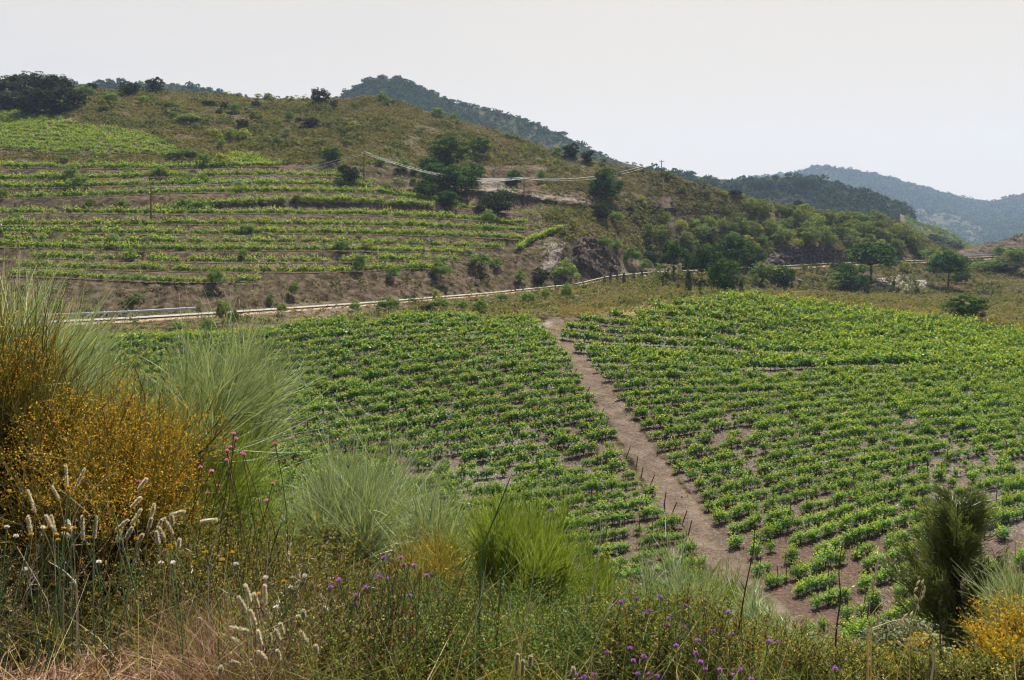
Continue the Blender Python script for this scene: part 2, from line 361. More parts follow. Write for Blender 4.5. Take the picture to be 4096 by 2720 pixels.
def make_terrain():
    ys = [-12.0]
    while ys[-1] < 2900:
        y = ys[-1]
        if y < 3: d = .5
        elif y < 12: d = .10
        elif y < 36: d = .35
        elif y < 100: d = .28
        elif y < 345: d = .0034 * y
        else: d = .05 * y
        ys.append(y + d)
    ys = np.array(ys)
    a = np.concatenate([np.linspace(-1.6, -.66, 26)[:-1], np.linspace(-.66, .66, 760), np.linspace(.66, 1.6, 26)[1:]])
    wid = np.where(ys < 25, np.maximum(ys, 0) + 6, ys + 6)
    X = a[None] * wid[:, None]; Y = np.repeat(ys[:, None], len(a), 1)
    Z = H(X.ravel(), Y.ravel()).reshape(X.shape)
    u, v = 512 + FPX * X / np.maximum(Y, 2), HOR - FPX * Z / np.maximum(Y, 2)
    big = (Y > 34)
    soil = np.maximum(polymask(u, v, LEFTB, 3), polymask(u, v, RIGHTB, 3)) * big
    _, D, uu = base_H(X.ravel(), Y.ravel()); D = [d.reshape(X.shape) for d in D]
    ter = sstep(0, 1, (Y > D[7])) * (1 - sstep(520, 560, u)) * sstep(150, 170, v) * .8
    ter = np.maximum(ter, polymask(u, v, UPPERB, 2) * (Y > 100)); ter = np.maximum(ter, .8 * sstep(0, 2, Y - D[6]) * (1 - sstep(-1, 2, Y - D[7])) * (1 - sstep(560, 640, u))); ter = np.maximum(ter, .85 * sstep(0, 6, Y - D[4] + 1) * (1 - sstep(-3, -1, Y - D[5])) * sstep(620, 700, u))
    path = polymask(u, v, PATHP, 4) * big
    rock = np.zeros_like(X)
    for p, s in ROCKS: rock = np.maximum(rock, polymask(u, v, p, 9) * s * .6 * (Y > 90))
    verge = np.clip(1 - np.abs(Y - D[5] + 1.0) / 2.2, 0, 1) * big
    dry = np.clip(1 - np.abs(Y - D[3] - 4) / 14, 0, 1) * sstep(560, 640, u) * (Y > 60)
    fgm = 1 - sstep(33, 37, Y)
    ny, nx = X.shape
    i = (np.arange(ny - 1)[:, None] * nx + np.arange(nx - 1)[None]).ravel()
    F = np.stack([i, i + 1, i + 1 + nx, i + nx], 1)
    V = np.stack([X, Y, Z], -1).reshape(-1, 3)
    at = {k: q.ravel() for k, q in dict(soil=soil, terr=ter, path=path, rock=rock, verge=verge, dry=dry, fg=fgm).items()}
    me = mesh_from('ground', V, F, [ground_mat()], smooth=True, attrs=at)
    link('ground', me, kind='structure', label='rolling ground of vineyard soil, dry scrub hill and roadside banks')
def ground_mat():
    m, t, out = mat_base('ground'); N = t.nodes; K = t.links
    g = N.new("ShaderNodeNewGeometry"); b = N.new("ShaderNodeBsdfDiffuse"); K.new(b.outputs[0], out.inputs[0])
    def noise(s, d=6, st=None, r=.62):
        n = N.new("ShaderNodeTexNoise"); n.inputs['Scale'].default_value = s; n.inputs['Detail'].default_value = d; n.inputs['Roughness'].default_value = r
        if st:
            q = N.new("ShaderNodeMapping"); q.inputs['Scale'].default_value = st; K.new(g.outputs['Position'], q.inputs[0]); K.new(q.outputs[0], n.inputs['Vector'])
        else: K.new(g.outputs['Position'], n.inputs['Vector'])
        return n.outputs[0]
    def rr(src, cols):
        r = ramp(t, cols); K.new(src, r.inputs[0]); return r.outputs[0]
    def mixc(f, a_, b_):
        q = N.new("ShaderNodeMix"); q.data_type = 'RGBA'
        if isinstance(f, float): q.inputs[0].default_value = f
        else: K.new(f, q.inputs[0])
        K.new(a_, q.inputs[6]); K.new(b_, q.inputs[7]); return q.outputs[2]
    def attr(n): q = N.new("ShaderNodeAttribute"); q.attribute_name = n; return q.outputs['Fac']
    def edge(fac, ns, w=.5):       # break the edge of a zone with noise
        q = N.new("ShaderNodeMath"); q.operation = 'MULTIPLY_ADD'; K.new(ns, q.inputs[0]); q.inputs[1].default_value = w * 2; q.inputs[2].default_value = -w
        s = N.new("ShaderNodeMath"); s.operation = 'ADD'; K.new(fac, s.inputs[0]); K.new(q.outputs[0], s.inputs[1])
        r = N.new("ShaderNodeMapRange"); r.inputs['From Min'].default_value = .35; r.inputs['From Max'].default_value = .65; K.new(s.outputs[0], r.inputs['Value'])
        return r.outputs[0]
    nb, nm, nf = noise(.11, 6), noise(.8, 7), noise(5.0, 6, None, .7)
    nbig = noise(.035, 3)
    nbig2 = noise(.05, 4, (1, 1, 2))
    tuft = noise(1.6, 4)
    scrubA = rr(nm, [(.36, (.018,.014,.010)), (.46, (.06,.046,.03)), (.56, (.13,.097,.062)), (.66, (.05,.048,.022))])
    scrubB = rr(nm, [(.38, (.02,.019,.011)), (.5, (.065,.062,.027)), (.62, (.12,.104,.052))])
    fb = N.new("ShaderNodeMapRange"); fb.inputs['From Min'].default_value = .4; fb.inputs['From Max'].default_value = .6; K.new(nb, fb.inputs['Value'])
    c = mixc(fb.outputs[0], scrubA, scrubB)
    bare = rr(nf, [(.3, (.10,.07,.055)), (.5, (.22,.165,.13)), (.7, (.33,.26,.215))])
    fb2 = N.new("ShaderNodeMapRange"); fb2.inputs['From Min'].default_value = .54; fb2.inputs['From Max'].default_value = .66; K.new(nbig2, fb2.inputs['Value'])
    fbm_ = N.new("ShaderNodeMath"); fbm_.operation = 'MULTIPLY'; fbm_.inputs[1].default_value = .45; K.new(fb2.outputs[0], fbm_.inputs[0])
    c = mixc(fbm_.outputs[0], c, bare)
    terr = rr(nm, [(.34, (.03,.023,.015)), (.5, (.08,.06,.04)), (.66, (.14,.105,.075))])
    c = mixc(edge(attr('terr'), nm, .3), c, terr)
    vor = N.new("ShaderNodeTexVoronoi"); vor.inputs['Scale'].default_value = 7.0; K.new(g.outputs['Position'], vor.inputs['Vector'])
    chips = rr(vor.outputs['Color'], [(0, (.045,.036,.032)), (.45, (.12,.098,.088)), (.8, (.24,.20,.18)), (1, (.42,.37,.345))])
    dirt = rr(nf, [(.3, (.05,.038,.032)), (.55, (.13,.10,.086)), (.75, (.21,.172,.15))])
    red = rr(nf, [(.3, (.045,.030,.024)), (.55, (.11,.074,.058)), (.75, (.18,.13,.10))])
    fr = N.new("ShaderNodeMapRange"); fr.inputs['From Min'].default_value = .42; fr.inputs['From Max'].default_value = .58; K.new(nbig, fr.inputs['Value'])
    sc_ = mixc(.55, dirt, chips); soil = mixc(fr.outputs[0], red, sc_)
    c = mixc(edge(attr('soil'), nm, .25), c, soil)
    drg = rr(nm, [(.3, (.09,.062,.032)), (.5, (.17,.125,.062)), (.7, (.25,.19,.10))])
    c = mixc(edge(attr('dry'), nb, .5), c, drg)
    pathd = rr(nm, [(.38, (.07,.052,.03)), (.5, (.13,.09,.065)), (.62, (.2,.155,.12))]); pathc = rr(nf, [(.3, (.045,.034,.026)), (.5, (.12,.092,.072)), (.7, (.22,.182,.152))])
    c = mixc(edge(attr('path'), nm, .45), c, mixc(.45, pathc, pathd))
    nr = noise(2.2, 7, (1, 1, 2.5), .75)
    rockc = rr(nr, [(.34, (.07,.055,.045)), (.46, (.20,.165,.145)), (.58, (.33,.28,.255)), (.72, (.45,.40,.37))])
    c = mixc(edge(attr('rock'), nm, .5), c, rockc)
    vg = rr(nf, [(.3, (.25,.17,.11)), (.7, (.42,.30,.2))])
    c = mixc(edge(attr('verge'), nf, .3), c, vg)
    fgc = rr(nf, [(.3, (.05,.038,.022)), (.55, (.11,.08,.045)), (.75, (.2,.14,.09))])
    c = mixc(attr('fg'), c, fgc)
    K.new(c, b.inputs[0])
    ad = N.new("ShaderNodeMath"); ad.operation = 'ADD'; K.new(nm, ad.inputs[0]); K.new(nf, ad.inputs[1])
    bm = N.new("ShaderNodeBump"); bm.inputs['Strength'].default_value = .7; bm.inputs['Distance'].default_value = .35
    K.new(ad.outputs[0], bm.inputs['Height']); K.new(bm.outputs[0], b.inputs['Normal'])
    return m
make_terrain()

# ------------------------------------------------------------------ road
def road_pts():
    us = np.concatenate([np.arange(-300, 1424, 4.0)])
    out = []
    for u in us:
        i = (u + 400) / 4; i0 = int(i); f = i - i0
        yn = PD[5][i0] * (1 - f) + PD[5][i0 + 1] * f; yf = PD[6][i0] * (1 - f) + PD[6][i0 + 1] * f
        out.append(((u - 512) / FPX, yn, yf))
    return out
RP = road_pts()
def make_road():
    V, F = [], []
    for k, (a, yn, yf) in enumerate(RP):
        w = [.2, .4, .6, .80]
        for q in w:
            y = yn + (yf - yn) * q
            zz = [base_H(np.array([a * (yn + (yf - yn) * s)]), np.array([yn + (yf - yn) * s]))[0][0] for s in (.05, .5, .95)]
            V.append((a * y, y, max(zz) + .16))
        if k:
            j = (k - 1) * 4
            for q in range(3): F.append((j + q, j + q + 4, j + q + 5, j + q + 1))
    # kerb-like drop on both sides
    n = len(V)
    for k in range(len(RP)):
        for q, s in ((0, -1), (3, 1)):
            x, y, z = V[k * 4 + q]; V.append((x, y + s * .3, z - .9))
    for k in range(1, len(RP)):
        for q, o in ((0, 0), (3, 1)):
            F.append(((k - 1) * 4 + q, k * 4 + q, n + k * 2 + o, n + (k - 1) * 2 + o))
    m = rough_mat('worn_road_surface', [(.17,.157,.14),(.23,.215,.195),(.28,.262,.24)], .6, .85, .05)
    m2 = rough_mat('road_shoulder', [(.07,.05,.035),(.14,.10,.07),(.2,.15,.11)], 1.5, 1, .2)
    link('road', mesh_from('road', V, F, [m, m2], [0] * ((len(RP) - 1) * 3) + [1] * ((len(RP) - 1) * 2)), kind='structure', label='pale grey narrow road winding along the foot of the hill')
make_road()
def road_at(u, q):
    a = (u - 512) / FPX; i = (u + 400) / 4; i0 = int(i); f = i - i0
    yn = PD[5][i0] * (1 - f) + PD[5][i0 + 1] * f; yf = PD[6][i0] * (1 - f) + PD[6][i0 + 1] * f
    y = yn + (yf - yn) * q; return a * y, y, float(base_H(np.array([a * y]), np.array([y]))[0][0]) + .16
M['steel'] = rough_mat('galvanised_steel', [(.30,.32,.34),(.42,.44,.46)], 2, .5, 0, metal=.6)
def guardrail(u0, u1, q, label, step):
    p = [road_at(u, q) for u in np.arange(u0, u1 + .1, step)]
    P = np.array(p); c = P[len(P) // 2]; t = thing('guardrail', label, 'guardrail', tuple(c))
    g = Geo(); dense = np.array([road_at(u, q) for u in np.linspace(u0, u1, 40)]) - c + [0, 0, .68]
    sec = [(.0, -.16), (.06, -.1), (.0, 0), (.06, .1), (.0, .16)]
    rows = [dense + [0, -s[0], s[1]] for s in sec]
    for a_, b_ in zip(rows[:-1], rows[1:]):
        g.quads(np.stack([a_[:-1], a_[1:], b_[1:], b_[:-1]], 1))
    # a thin back so that the rail has thickness
    bk = [r + [0, .05, 0] for r in (rows[0], rows[-1])]
    g.quads(np.stack([bk[0][:-1], bk[0][1:], bk[1][1:], bk[1][:-1]], 1))
    link('rail', g.mesh('rail', M['steel']), t)
    for x, y, z in P:
        v, f = box(0, 0, .38, .12, .14, .95)
        link('post', mesh_from('post', v, f, M['steel']), t, (x - c[0], y - c[1] + .16, z - c[2]))
guardrail(40, 196, .93, 'long grey steel guardrail along the near bend of the road', 16)
guardrail(962, 1000, .9, 'short grey steel guardrail by the far bend on the right', 7)
def marker(u, q, label):
    x, y, z = road_at(u, q); t = thing('marker_post', label, 'marker post', (x, y, z))
    v, f = box(0, 0, .55, .16, .1, 1.3); link('post', mesh_from('post', v, f, rough_mat('orange_post_paint', [(.35,.17,.04),(.45,.24,.06)], 3, .6, 0)), t)
    v, f = box(0, 0, 1.27, .2, .14, .12); link('cap', mesh_from('cap', v, f, rough_mat('cap_paint', [(.5,.4,.1),(.6,.45,.1)], 3, .6, 0)), t)
marker(239, 1.05, 'thin orange marker post beside the road past the near bend')

# ------------------------------------------------------------------ far hills
def far_surface(crest, base_v, Dc, Db, amp, seed):
    cu = [p[0] for p in crest]; cv = [p[1] for p in crest]
    def S(u, s, rough=True):
        """s = 0 at the crest, 1 at the foot; below 0 the back slope"""
        u = np.asarray(u, float); s = np.asarray(s, float)
        v = np.interp(u, cu, cv); zc = -(v - HOR) / FPX * Dc
        bv = np.interp(u, [b[0] for b in base_v], [b[1] for b in base_v]); zb = -(bv - HOR) / FPX * Db
        sp = np.clip(s, 0, None); y = Dc + (Db - Dc) * s
        z = np.where(s >= 0, zc + (zb - zc) * (sp + .12 * np.sin(np.pi * np.clip(sp, 0, 1))), zc + s * Dc * .3)
        x = (u - 512) / FPX * (Dc + (Db - Dc) * np.clip(s, -.2, 1))
        if rough: z = z + amp * fbm(x, y, Dc * .08, 5, seed) * np.clip(np.abs(s) * 6, .12, 1)
        return x, y, z
    return S
HILLS = {
 'ridge': far_surface([(-200,80),(0,88),(60,84),(120,83),(160,83),(195,86),(226,93),(260,104),(330,125),(400,140)], [(-200,150),(400,170)], 750, 610, 4, 51),
 'peak': far_surface([(280,125),(320,108),(343,94),(352,88),(366,81),(382,78),(400,79),(412,85),(430,92),(452,102),(473,107),(499,112),(520,118),(542,127),(564,136),(585,146),(607,157),(629,164),(650,168),(672,172),(694,175),(740,185)], [(280,200),(740,230)], 900, 640, 6, 52),
 'pines': far_surface([(560,166),(640,166),(670,171),(700,177),(730,180),(760,178),(800,176),(822,179),(846,187),(870,193),(889,198),(903,205),(911,211),(918,221),(930,232),(950,245)], [(560,240),(950,300)], 770, 590, 4, 53),
 'distant': far_surface([(700,185),(760,178),(796,173),(812,169),(824,168),(850,171),(870,176),(893,181),(912,187),(932,192),(955,198),(976,203),(993,204),(1008,200),(1024,196),(1080,182),(1250,150),(1500,140)], [(700,270),(1500,285)], 2500, 1350, 26, 54),
 'spur': far_surface([(900,214),(918,222),(930,226),(944,229),(956,236),(966,243),(985,248),(1010,252),(1030,256)], [(900,262),(1030,275)], 560, 490, 2, 55),
}
def hill_mesh(key, name, label, u0, u1, mat, nu=200, ns=80):
    S = HILLS[key]; u = np.linspace(u0, u1, nu); s = np.concatenate([np.linspace(-.9, -.02, 14), np.linspace(0, 1.15, ns)])
    U, T = np.meshgrid(u, s); x, y, z = S(U.ravel(), T.ravel()); n = nu
    i = (np.arange(len(s) - 1)[:, None] * n + np.arange(n - 1)[None]).ravel()
    F = np.stack([i, i + n, i + 1 + n, i + 1], 1)
    link(name, mesh_from(name, np.stack([x, y, z], 1), F, mat, smooth=True), kind='structure', label=label)
hm = rough_mat('far_hill_ground', [(.02,.028,.012),(.04,.045,.02),(.085,.075,.04)], .06, 1, .3, 10)
hm2 = rough_mat('distant_hill_ground', [(.025,.035,.018),(.06,.06,.03),(.12,.10,.06)], .03, 1, .3, 10)
hm3 = rough_mat('spur_ground', [(.05,.06,.025),(.09,.085,.045),(.17,.14,.10)], .15, 1, .3, 8)
hill_mesh('ridge', 'hill', 'low wooded ridge behind the left end of the hill', -200, 400, hm)
hill_mesh('peak', 'hill', 'dark wooded peak rising behind the brown hill', 280, 740, hm)
hill_mesh('pines', 'hill', 'dark hill spur with pines behind the grove', 560, 950, hm)
hill_mesh('distant', 'hill', 'distant blue hazy hill at the right with terraces', 700, 1500, hm2, 320)
hill_mesh('spur', 'hill', 'small pale spur with scattered trees in the valley at the right', 900, 1030, hm3, 120, 40)
def hill_forest(key, name, label, u0, u1, n_, size, seed, mat, dens=None, smax=.95, lf=26, flat=.8):
    """leafy clumps standing close together over a far slope"""
    rng = np.random.default_rng(seed); S = HILLS[key]; n = int(n_ * 1.5); Dc0 = float(S(np.array([500.0]), np.array([0.0]))[1][0])
    u = rng.uniform(u0, u1, n * 3); s = rng.uniform(0.0, smax, n * 3)
    x, y, z = S(u, s); keep = fbm(x, y, Dc0 * .05, 3, seed) + .25 > rng.uniform(-.6, .6, len(u))
    if dens is not None: keep &= rng.uniform(size=len(u)) < dens(u, s)
    x, y, z, u, s = [q[keep][:n] for q in (x, y, z, u, s)]; n = len(x)
    big = (rng.uniform(size=n) ** 2.2) * .8 + .45; r = size * big
    d = nrm(rng.normal(size=(n, lf, 3)) * [1, 1, .8]); d[..., 2] = np.abs(d[..., 2]) * 1.1 - .15
    rad = rng.uniform(.55, 1.05, (n, lf, 1))
    C = np.stack([x, y, z + r * .35], 1)[:, None] + d * rad * r[:, None, None] * [1, 1, flat]
    Nn = nrm(d + rng.normal(size=d.shape) * .5)
    q = leaves(C.reshape(-1, 3), Nn.reshape(-1, 3), np.repeat(r * .55, lf) * rng.uniform(.6, 1.3, n * lf), .8, rng)
    g = Geo(); g.quads(q)
    link(name, g.mesh(name, mat), kind='stuff', label=label)
hill_forest('ridge', 'woodland', 'low scrub wood covering the ridge behind the left hill', 40, 300, 900, 3.0, 61, M['farleaf'], smax=.4)
hill_forest('peak', 'forest', 'dark forest covering the peak behind the brown hill', 290, 680, 5200, 3.6, 62, M['farleaf'],
            dens=lambda u, s: np.where(u < 440, 1.0, np.where(u < 480, .5, .22)) * np.ones_like(s), smax=.8)
hill_forest('pines', 'forest', 'dark blue green forest on the spur behind the grove', 640, 930, 4200, 3.8, 63, M['farleaf'], dens=lambda u, s: np.where(s > .1, .9, .5))
hill_forest('distant', 'forest', 'hazy forest on the distant hill at the right', 740, 1100, 9000, 11, 64, M['farleaf'],
            dens=lambda u, s: np.where((u > 880) & (u < 985) & (s > .3) & (s < .8), .08, .6))
hill_forest('spur', 'undergrowth', 'low green undergrowth on the small spur in the valley', 905, 1030, 1400, 1.2, 65, M['bush'])
def far_terraces():
    """rows of vines on the terraces of the distant hill, a few pixels each"""
    rng = np.random.default_rng(5); S = HILLS['distant']; g = Geo()
    for k in range(9):
        s0 = .36 + k * .05; a, b = 895 + 2.0 * k * (k < 5), 968 - abs(k - 4) * 4
        u = np.linspace(a, b, 160); s = s0 + .035 * np.sin((u - 900) / 26 + k * .3) + .0004 * (u - 930)
        x, y, z = S(u, s); P = np.stack([x, y, z + .8], 1)
        P = np.repeat(P, 6, 0) + rng.normal(size=(len(P) * 6, 3)) * [1.2, 1.5, .8]
        g.quads(leaves(P, nrm(rng.normal(size=P.shape) + [0, 0, .6]), rng.uniform(1.6, 3.2, len(P)), .8, rng))
    link('vineyard_terraces', g.mesh('vineyard_terraces', M['yellowbush']), kind='stuff', label='faint green vine terraces on the distant hazy hill')
far_terraces()

# ------------------------------------------------------------------ rock faces, stone walls
def rock_patch(name, label, cat, poly, lift, seed, cols, scale, jag=.9, kind=None):
    """a broken rock face lying on the slope, with its own relief"""
    us = [p[0] for p in poly]; vs = [p[1] for p in poly]
    nu, nv = 64, 40; U, Vv = np.meshgrid(np.linspace(min(us), max(us), nu), np.linspace(max(vs), min(vs), nv))
    x, y, z = hit(U.ravel(), Vv.ravel(), 80)
    y = np.where(np.isnan(y), np.nanmax(y), y); x = (U.ravel() - 512) / FPX * y; z = H(x, y)
    m = polymask(U.ravel(), Vv.ravel(), poly, 4)
    r1 = np.abs(fbm(x + .6 * z, z * 1.5 + y * .3, 2.2, 5, seed)); r2 = fbm(x - z, y * .6 + z * 2.4, .8, 4, seed + 3)
    ht = (lift * (1 - r1 * 1.6) + jag * r2 * .6) * m - (1 - m) * .9
    P = np.stack([x, y - ht * .75, z + ht * .65], 1)
    i = (np.arange(nv - 1)[:, None] * nu + np.arange(nu - 1)[None]).ravel()
    F = np.stack([i, i + 1, i + 1 + nu, i + nu], 1)
    c = P.mean(0)
    mt = rough_mat(name + '_stone', cols, scale, .85, .8, 8, (1, .6, 1.8))
    o = link(name, mesh_from(name, P - c, F, mt), None, tuple(c), label=label, category=cat)
    return o
rock_patch('rock_outcrop', 'jagged dark brown rock face above the road behind the cypresses', 'rock face', [(571,262),(574,242),(590,237),(602,243),(618,262),(622,276),(600,279),(582,270)], 1.6, 71, [(.016,.012,.01),(.038,.028,.021),(.08,.057,.043),(.2,.165,.14)], 1.3, 1.5)
rock_patch('rock_outcrop', 'long dark rock cutting beneath the grove beside the road', 'rock face', [(768,252),(790,246),(820,247),(850,252),(856,262),(840,264.5),(790,266),(768,266)], 1.2, 72, [(.018,.014,.012),(.04,.03,.025),(.08,.062,.052),(.2,.165,.14)], 1.2, 1.2)
rock_patch('rock_outcrop', 'pale broken white rocks below the road between two pines', 'rock', [(874,277),(900,274),(930,280),(932,290),(880,291.5),(868,290)], .5, 73, [(.05,.04,.035),(.12,.10,.09),(.25,.22,.2),(.34,.31,.29)], 1.6, .9)
rock_patch('rock_outcrop', 'pale scree slide running down beside the dark rock face', 'scree', [(556,242),(570,243),(562,260),(552,276),(534,280),(542,262)], .25, 74, [(.08,.06,.05),(.17,.14,.12),(.28,.24,.215)], 2.2, .5)
rock_patch('rock_outcrop', 'brown rocky cutting behind the far guardrail at the right edge', 'rock face', [(957,245),(985,239),(1030,231),(1040,250),(985,256),(957,258)], .7, 75, [(.03,.023,.018),(.07,.053,.042),(.13,.10,.08)], .9, .7)
M['drystone'] = rough_mat('dry_stone', [(.04,.032,.027),(.11,.085,.07),(.24,.2,.17)], 2.2, .9, .9, 6)
def stone_wall(pts, hgt, label, seed):
    hgt *= .6
    rng = np.random.default_rng(seed); pu = np.array(pts, float); n = int((pu[-1, 0] - pu[0, 0]) / 1.1)
    uu = np.linspace(pu[0, 0], pu[-1, 0], n); vv = np.interp(uu, pu[:, 0], pu[:, 1]); x, y, z = hit(uu, vv, 80)
    ok = ~np.isnan(y); x, y, z = x[ok], y[ok], z[ok]; y = _sm(y, 5); x = (uu[ok] - 512) / FPX * y; z = H(x, y)
    c = np.array([x.mean(), y.mean(), z.mean()]); g = Geo()
    for k in range(len(x)):
        for lv in range(int(hgt * (.3 + 1.5 * vnoise(k * .13, 0.5, seed)) / .3) + 1):
            if rng.uniform() < .15: continue
            s = rng.uniform(.35, .62, 3) * [1.25, 1, .75]
            v, f = box(0, 0, 0, *s); v = v + rng.normal(size=v.shape) * .06
            a = rng.uniform(0, 3); ca, sa = math.cos(a), math.sin(a); v = v @ np.array([[ca, sa, 0], [-sa, ca, 0], [0, 0, 1]])
            g.add(v + [x[k] + rng.normal() * .12, y[k] + rng.normal() * .12, z[k] - .1 + lv * .34] - c, f)
    link('dry_stone_wall', g.mesh('dry_stone_wall', M['drystone']), None, tuple(c), label=label, category='stone wall')
stone_wall([(466,192.5),(490,195),(520,198),(540,201),(560,204.5),(600,208)], 1.2, 'low dark dry stone terrace wall crossing the bare patch of the hill', 3)
stone_wall([(614,209),(636,212),(640,215)], 1.0, 'short dark dry stone wall right of the round pine on the hill', 4)
stone_wall([(650,210),(690,211),(722,213),(735,214)], 1.1, 'long dark terrace wall above the grove', 5)
stone_wall([(885,314),(905,316),(925,320),(945,326)], .5, 'low dark stone edge between the right vineyard and the dry grass', 6)

# ------------------------------------------------------------------ glass fence
def glass_fence():
    x0, y0, z0 = [float(q[0]) for q in hit([763], [291], 100)]; x1, y1 = (805 - 512) / FPX * (y0 - 2), y0 - 2
    z0 = -(295.2 - HOR) / FPX * y0; t = thing('glass_fence', 'low white framed glass fence at the top of the right vineyard', 'fence', (x0, y0, z0))
    dx, dy = x1 - x0, y1 - y0; ln = math.hypot(dx, dy); t.rotation_euler = (0, 0, math.atan2(dy, dx))
    wm = rough_mat('white_frame_paint', [(.6,.62,.62),(.72,.73,.72)], 2, .5, 0)
    gm, tt, out = mat_base('fence_glass'); b = tt.nodes.new("ShaderNodeBsdfPrincipled"); b.inputs['Base Color'].default_value = (.35,.45,.42,1); b.inputs['Roughness'].default_value = .15; b.inputs['Alpha'].default_value = .6
    tt.links.new(b.outputs[0], out.inputs[0])
    v, f = box(ln / 2, 0, .92, ln, .09, .12); link('top_rail', mesh_from('top_rail', v, f, wm), t)
    n = 5
    for k in range(n + 1):
        v, f = box(0, 0, .42, .09, .07, 1.1); link('post', mesh_from('post', v, f, wm), t, (ln * k / n, 0, 0))
    for k in range(n):
        v, f = box(0, 0, .45, ln / n - .14, .02, .76); link('glass_pane', mesh_from('glass_pane', v, f, gm), t, (ln * (k + .5) / n, 0, 0))
glass_fence()
# ------------------------------------------------------------------ vines
def vine_foliage(rng, shoots, per, leaf, hgt=.72, wid=.5, core=0):
    """leafy shoots rising from a low head; returns quads and which of them are young tips"""
    Q, T = [], []
    for s in range(shoots):
        a = rng.uniform(-1, 1) * .62; b = rng.normal() * .08
        d = np.array([rng.normal() * .32 + a * .3 - .12, rng.normal() * .15, 1.0]); d /= np.linalg.norm(d)
        ln = hgt * rng.uniform(.55, 1.3); droop = np.array([rng.normal() * .25, rng.normal() * .25, -.12])
        t = np.sort(rng.uniform(.02, 1.0, per)); t[-1] = 1.0
        P = np.array([a * wid * 1.5, b, .22]) + d * (ln * t)[:, None] + droop * ((t ** 2) * ln)[:, None]
        spread = (.12 * (1 - t * .8))[:, None]; P = P + rng.normal(size=P.shape) * spread * [1.2, 1, .7]
        N = nrm(rng.normal(size=P.shape) * .7 + [0, 0, .75]); sz = leaf * (1.15 - .55 * t) * rng.uniform(.75, 1.25, per)
        Q.append(leaves(P, N, sz, .85, rng)); T.append((t > (.45 if leaf > .22 else .6)) & (rng.uniform(size=per) < .8))
    return np.concatenate(Q), np.concatenate(T)
def vine_wood(rng):
    g = Geo(); V, F = tube([[0,0,-.12],[.02,.01,.12],[rng.normal()*.05,rng.normal()*.04,.34]], [.045,.035,.03], 5); g.add(V, F)
    for s in (-1, 1):
        V, F = tube([[0,0,.3],[s*.2,rng.normal()*.03,.38],[s*.42,rng.normal()*.05,.42]], [.026,.02,.012], 4); g.add(V, F)
    return g
rngv = np.random.default_rng(11)
LOD = {0: [vine_foliage(rngv, 24, 26, .105, .68) for _ in range(10)], 1: [vine_foliage(rngv, 20, 18, .135, .70) for _ in range(10)],
       2: [vine_foliage(rngv, 15, 12, .18, .74) for _ in range(10)], 3: [vine_foliage(rngv, 12, 9, .22, .78) for _ in range(10)]}
def right_phi(x, y):
    A = np.interp(y, [40, 60, 80, 100, 120, 140], [.72, .55, .2, -.1, -.4, -.5]); return y - A * (x - 20)
def left_phi(x, y): return y * math.cos(R(21)) - x * math.sin(R(21))
def rows_in(phi, s, x0, x1, y0, y1, step, rng, test, jit=.035):
    """points along the iso-lines of phi"""
    xs = np.arange(x0, x1, step * .93); out = []
    ys = np.linspace(y0, y1, 700)
    for x in xs:
        p = phi(np.full(ys.shape, x), ys); p = np.maximum.accumulate(p)
        k = np.arange(math.ceil(p[0] / s), math.floor(p[-1] / s) + 1)
        yy = np.interp(k * s, p, ys); out.append(np.stack([np.full(len(k), x), yy, k], 1))
    P = np.concatenate(out); x = P[:, 0] + rng.normal(size=len(P)) * jit * 3; y = P[:, 1] + rng.normal(size=len(P)) * jit
    e = .5; gx = (phi(x + e, y) - phi(x - e, y)); gy = (phi(x, y + e) - phi(x, y - e)); ang = np.arctan2(-gx, gy)
    z = H(x, y); u, v = proj(x, y, z); ok = test(u, v, x, y)
    return x[ok], y[ok], z[ok], ang[ok], P[ok, 2]
def dens(x, y, base, seed):
    return np.random.default_rng(seed).uniform(size=len(x)) < np.clip(base + fbm(x, y, 11, 3, seed) * .3 + fbm(x, y, 3, 2, seed + 1) * .3 + .06, .25, .995)
VX, VY, VZ, VA, VS, VB, VK = [], [], [], [], [], [], []
def addv(x, y, z, a, sc, blk, k=None):
    VK.append(np.zeros(len(x)) if k is None else k)
    VX.append(x); VY.append(y); VZ.append(z); VA.append(a); VS.append(sc); VB.append(np.full(len(x), blk))
# left block
x, y, z, a, k = rows_in(left_phi, 1.75, -62, 24, 38, 106, .66, rngv, lambda u, v, x, y: inpoly(u, v, LEFTB))
u, v = proj(x, y, z); base = np.interp(u, [200, 450, 620], [1.1, 1.0, .9]) + np.interp(v, [330, 470], [.08, 0]) - .12 * ((v > 430) & (u > 430))
edge = np.interp(y, [38, 60, 100], [.3, .05, 0]); keep = dens(x, y, base, 81)
x, y, z, a, u, v, k = [q[keep] for q in (x, y, z, a, u, v, k)]
addv(x, y, z, a, np.interp(u, [250, 480, 620], [1.2, 1.12, 1.0]) * rngv.uniform(.68, 1.22, len(x)), 0, k)
# right block
x, y, z, a, k = rows_in(right_phi, 1.75, -2, 100, 36, 128, .66, rngv, lambda u, v, x, y: inpoly(u, v, RIGHTB) & (u < 1150))
u, v = proj(x, y, z)
base = 1.05 - .38 * sstep(520, 610, v) - .06 * sstep(600, 700, u) * (v > 380) + .05 * (v < 350) - .35 * ((u > 930) & (v > 460))
keep = dens(x, y, base, 82) & ((y < 86) | (k % 2 == 0) | ((y < 96) & (k % 4 != 1))); x, y, z, a, u, v, k = [q[keep] for q in (x, y, z, a, u, v, k)]
addv(x, y, z, a, np.where(v > 440, 1.0, 1.1) * np.interp(y, [80, 92], [1, 1.28]) * rngv.uniform(.65, 1.2, len(x)), 1, k)
